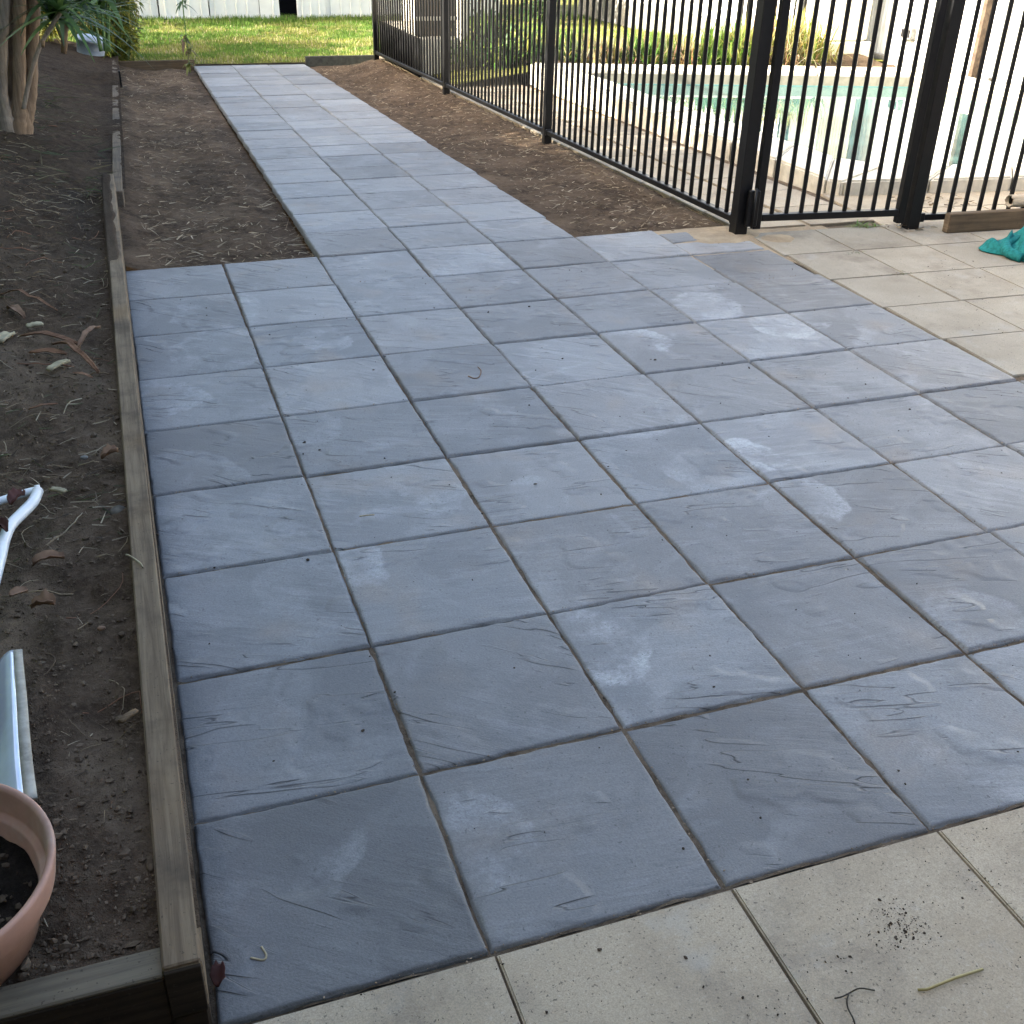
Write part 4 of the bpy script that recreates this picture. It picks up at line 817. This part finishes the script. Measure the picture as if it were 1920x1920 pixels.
scatter_lumps('soil_crumbs', np.stack([X, Y, Z+sz*.3], 1), sz, MCL, 'small soil clods scattered over the garden bed', 'soil')
n = 420; X = RNG.uniform(0, 2.8, n); Y = RNG.uniform(.05, 3.4, n); sz = np.clip(RNG.lognormal(-6.5, .5, n), .0007, .005)
ex = [(on(x+random.gauss(0, 34), y+random.gauss(0, 22), .001)) for x, y in [(1690, 1740)]*170+[(1650, 1720)]*70+[(1430, 1880)]*22+[(1560, 1800)]*16+[(1830, 1650)]*20+[(1870, 520)]*60+[(1760, 500)]*60+[(1840, 590)]*50]
P = np.vstack([np.stack([X, Y, X*0+.001], 1), np.array([tuple(e) for e in ex]), np.stack([RNG.uniform(0, 2.2, 160), RNG.uniform(-.35, -.01, 160), np.full(160, .001)], 1)])
scatter_lumps('paving_crumbs', P, np.concatenate([sz, np.clip(RNG.lognormal(-7.0, .5, len(ex)), .0005, .0028), np.clip(RNG.lognormal(-6.9, .5, 160), .0006, .003)]), M['speck'], 'dark soil specks strewn over the paving slabs', 'soil')
def litter(name, n, zone, zfun, lens, cols, label, seed, wid=.004, curve=.4):
    rg = random.Random(seed); B = Blades()
    for i in range(n):
        x, y = zone(rg); a = rg.uniform(0, 6.28) if rg.random() < .5 else rg.gauss(0, .5); L = rg.uniform(*lens)*(1 if rg.random() < .8 else 1.8); z_ = float(zfun(x, y)); col = rg.choice(cols); k = rg.uniform(.5, 1.2)
        B.add((x, y, z_+.004+rg.random()*.006), (math.cos(a), math.sin(a), rg.gauss(.05, .18)), L, wid*rg.uniform(.5, 1.5), rg.uniform(-.1, .3), 3, tuple(c*k for c in col), Vector((rg.gauss(0, .5), rg.gauss(0, .5), 1)))
    o = B.build(name, M['straw'], None); tag(o, label, 'litter', kind='stuff')
ST = [(.36, .29, .19), (.27, .2, .12), (.20, .14, .085), (.12, .085, .055), (.42, .35, .24)]
def lz(x, y):
    a = .052+.0195*max(0, y-4.6); b = .812+.0195*max(0, y-3.67); t = (x-a)/(b-a); return float(lstrip(np.array([[t]]), np.array([[y]]))[2][0, 0])
def rz_(x, y):
    a = 2.030+.0195*max(0, y-3.67); t = (x-a)/(2.87-a); return float(rstrip(np.array([[t]]), np.array([[y]]))[2][0, 0])
litter('straw_litter', 2800, lambda r: (r.uniform(.1, .85), 3.68+r.random()**1.5*8.4), lz, (.015, .06), ST, 'straw and chopped stalks on the soil strip left of the path', 1)
litter('straw_litter', 3600, lambda r: (2.12+.7*r.random()**.7+.02*0, 3.72+r.random()**1.3*8.0), rz_, (.012, .05), ST, 'straw and mulch bits on the soil strip along the fence', 2)
litter('bed_litter', 2200, lambda r: (-.06-r.random()*.55, 1.2+r.random()**1.2*7), lambda x, y: float(bed_xy(np.array([[x]]), np.array([[y]]))[2][0, 0]), (.012, .06), [tuple(c*.85 for c in q) for q in ST]+[(.07, .08, .03), (.06, .045, .03)], 'dry stalks, leaf shreds and roots strewn over the garden bed', 3, .003)
litter('bed_litter', 90, lambda r: (-.07-r.random()*.25, .12+r.random()*1.3), lambda x, y: float(bed_z(np.array([[x]]), np.array([[y]]))[0, 0]), (.006, .03), ST, 'fine straw bits in the near corner of the bed', 4, .0016)
litter('bed_litter', 160, lambda r: (-.06-r.random()*.5, 4.5+r.random()*5), lambda x, y: float(bed_xy(np.array([[x]]), np.array([[y]]))[2][0, 0])+.01, (.05, .16), [(.07, .10, .03), (.05, .07, .03), (.16, .13, .07)], 'sprawling weed runners on the far part of the bed', 6, .006)
litter('dry_leaves', 70, lambda r: (r.uniform(3.95, 4.4), r.uniform(3.72, 3.95)), lambda x, y: .0, (.02, .05), ST, 'small heap of dry leaves at the pool coping corner', 5, .01)
litter('dry_leaves', 60, lambda r: (3.72+r.gauss(0, .07), 3.40+r.gauss(0, .035)), lambda x, y: .0, (.015, .04), ST, 'dry leaf bits round the gate latch post', 8, .006)

gx_ = []; 
for _ in range(5200):
    if random.random() < .5: gx_.append((random.randrange(1, 8)*S+random.gauss(0, .0045), random.uniform(0, 3.6), .0005))
    else: gx_.append((random.uniform(0, 2.85), random.randrange(0, 9)*S+random.gauss(-.001, .0045), .0005))
scatter_lumps('joint_sand_grains', np.array(gx_), np.clip(RNG.lognormal(-7.0, .45, len(gx_)), .0004, .0022), mat_plain('sand_grain', (.24, .185, .13), .95, .1, .4, 60), 'loose sand grains along the joints of the grey slabs', 'sand')
n = 260; a_ = RNG.uniform(0, 6.283, n); r_ = .135*np.sqrt(RNG.random(n)); sz = np.clip(RNG.lognormal(-5.6, .45, n), .0015, .009)
o = scatter_lumps('potting_mix', np.stack([r_*np.cos(a_), r_*np.sin(a_), .089+sz*.3], 1), sz, mat_soil('mix_lumps', (.03, .022, .016), (.07, .052, .036), (.11, .085, .06), 4., .3), None, None); o.parent = POT

rg = random.Random(77); V = []; F = []; CC = []
for i in range(150):
    y = .5+rg.random()**1.1*6.5; x = -.07-rg.random()*.5; a = rg.uniform(-.7, .7)+(3.14 if rg.random() < .5 else 0); P = []; k = rg.uniform(-.5, .5); L = rg.uniform(.008, .022)*(1+.12*y); r0 = rg.uniform(.0006, .0017)*(1+.12*y)
    for t in range(9):
        xx = min(x, -.056); P.append(Vector((xx, y, float(bed_xy(np.array([[xx]]), np.array([[y]]))[2][0, 0])+.004+.006*math.sin(t*.8+k*9)))); x += math.cos(a)*L; y = max(.06, y+math.sin(a)*L); a += k*.5+rg.gauss(0, .18)
    if len({round(p.x, 3) for p in P}) < 3: continue
    v_, f_ = tube_vf(P, [r0*(1-.06*q) for q in range(9)], 5, True, len(V)); V += v_; F += f_; c_ = rg.choice([(.30, .23, .14), (.20, .14, .085), (.11, .075, .045), (.24, .12, .07), (.36, .30, .2)]); CC += [c_]*len(v_)
tag(link('bed_twigs', mesh('bed_twigs', V, F, True, CC), M['straw']), 'curved twigs and root runners lying about the garden bed', 'twigs', kind='stuff')
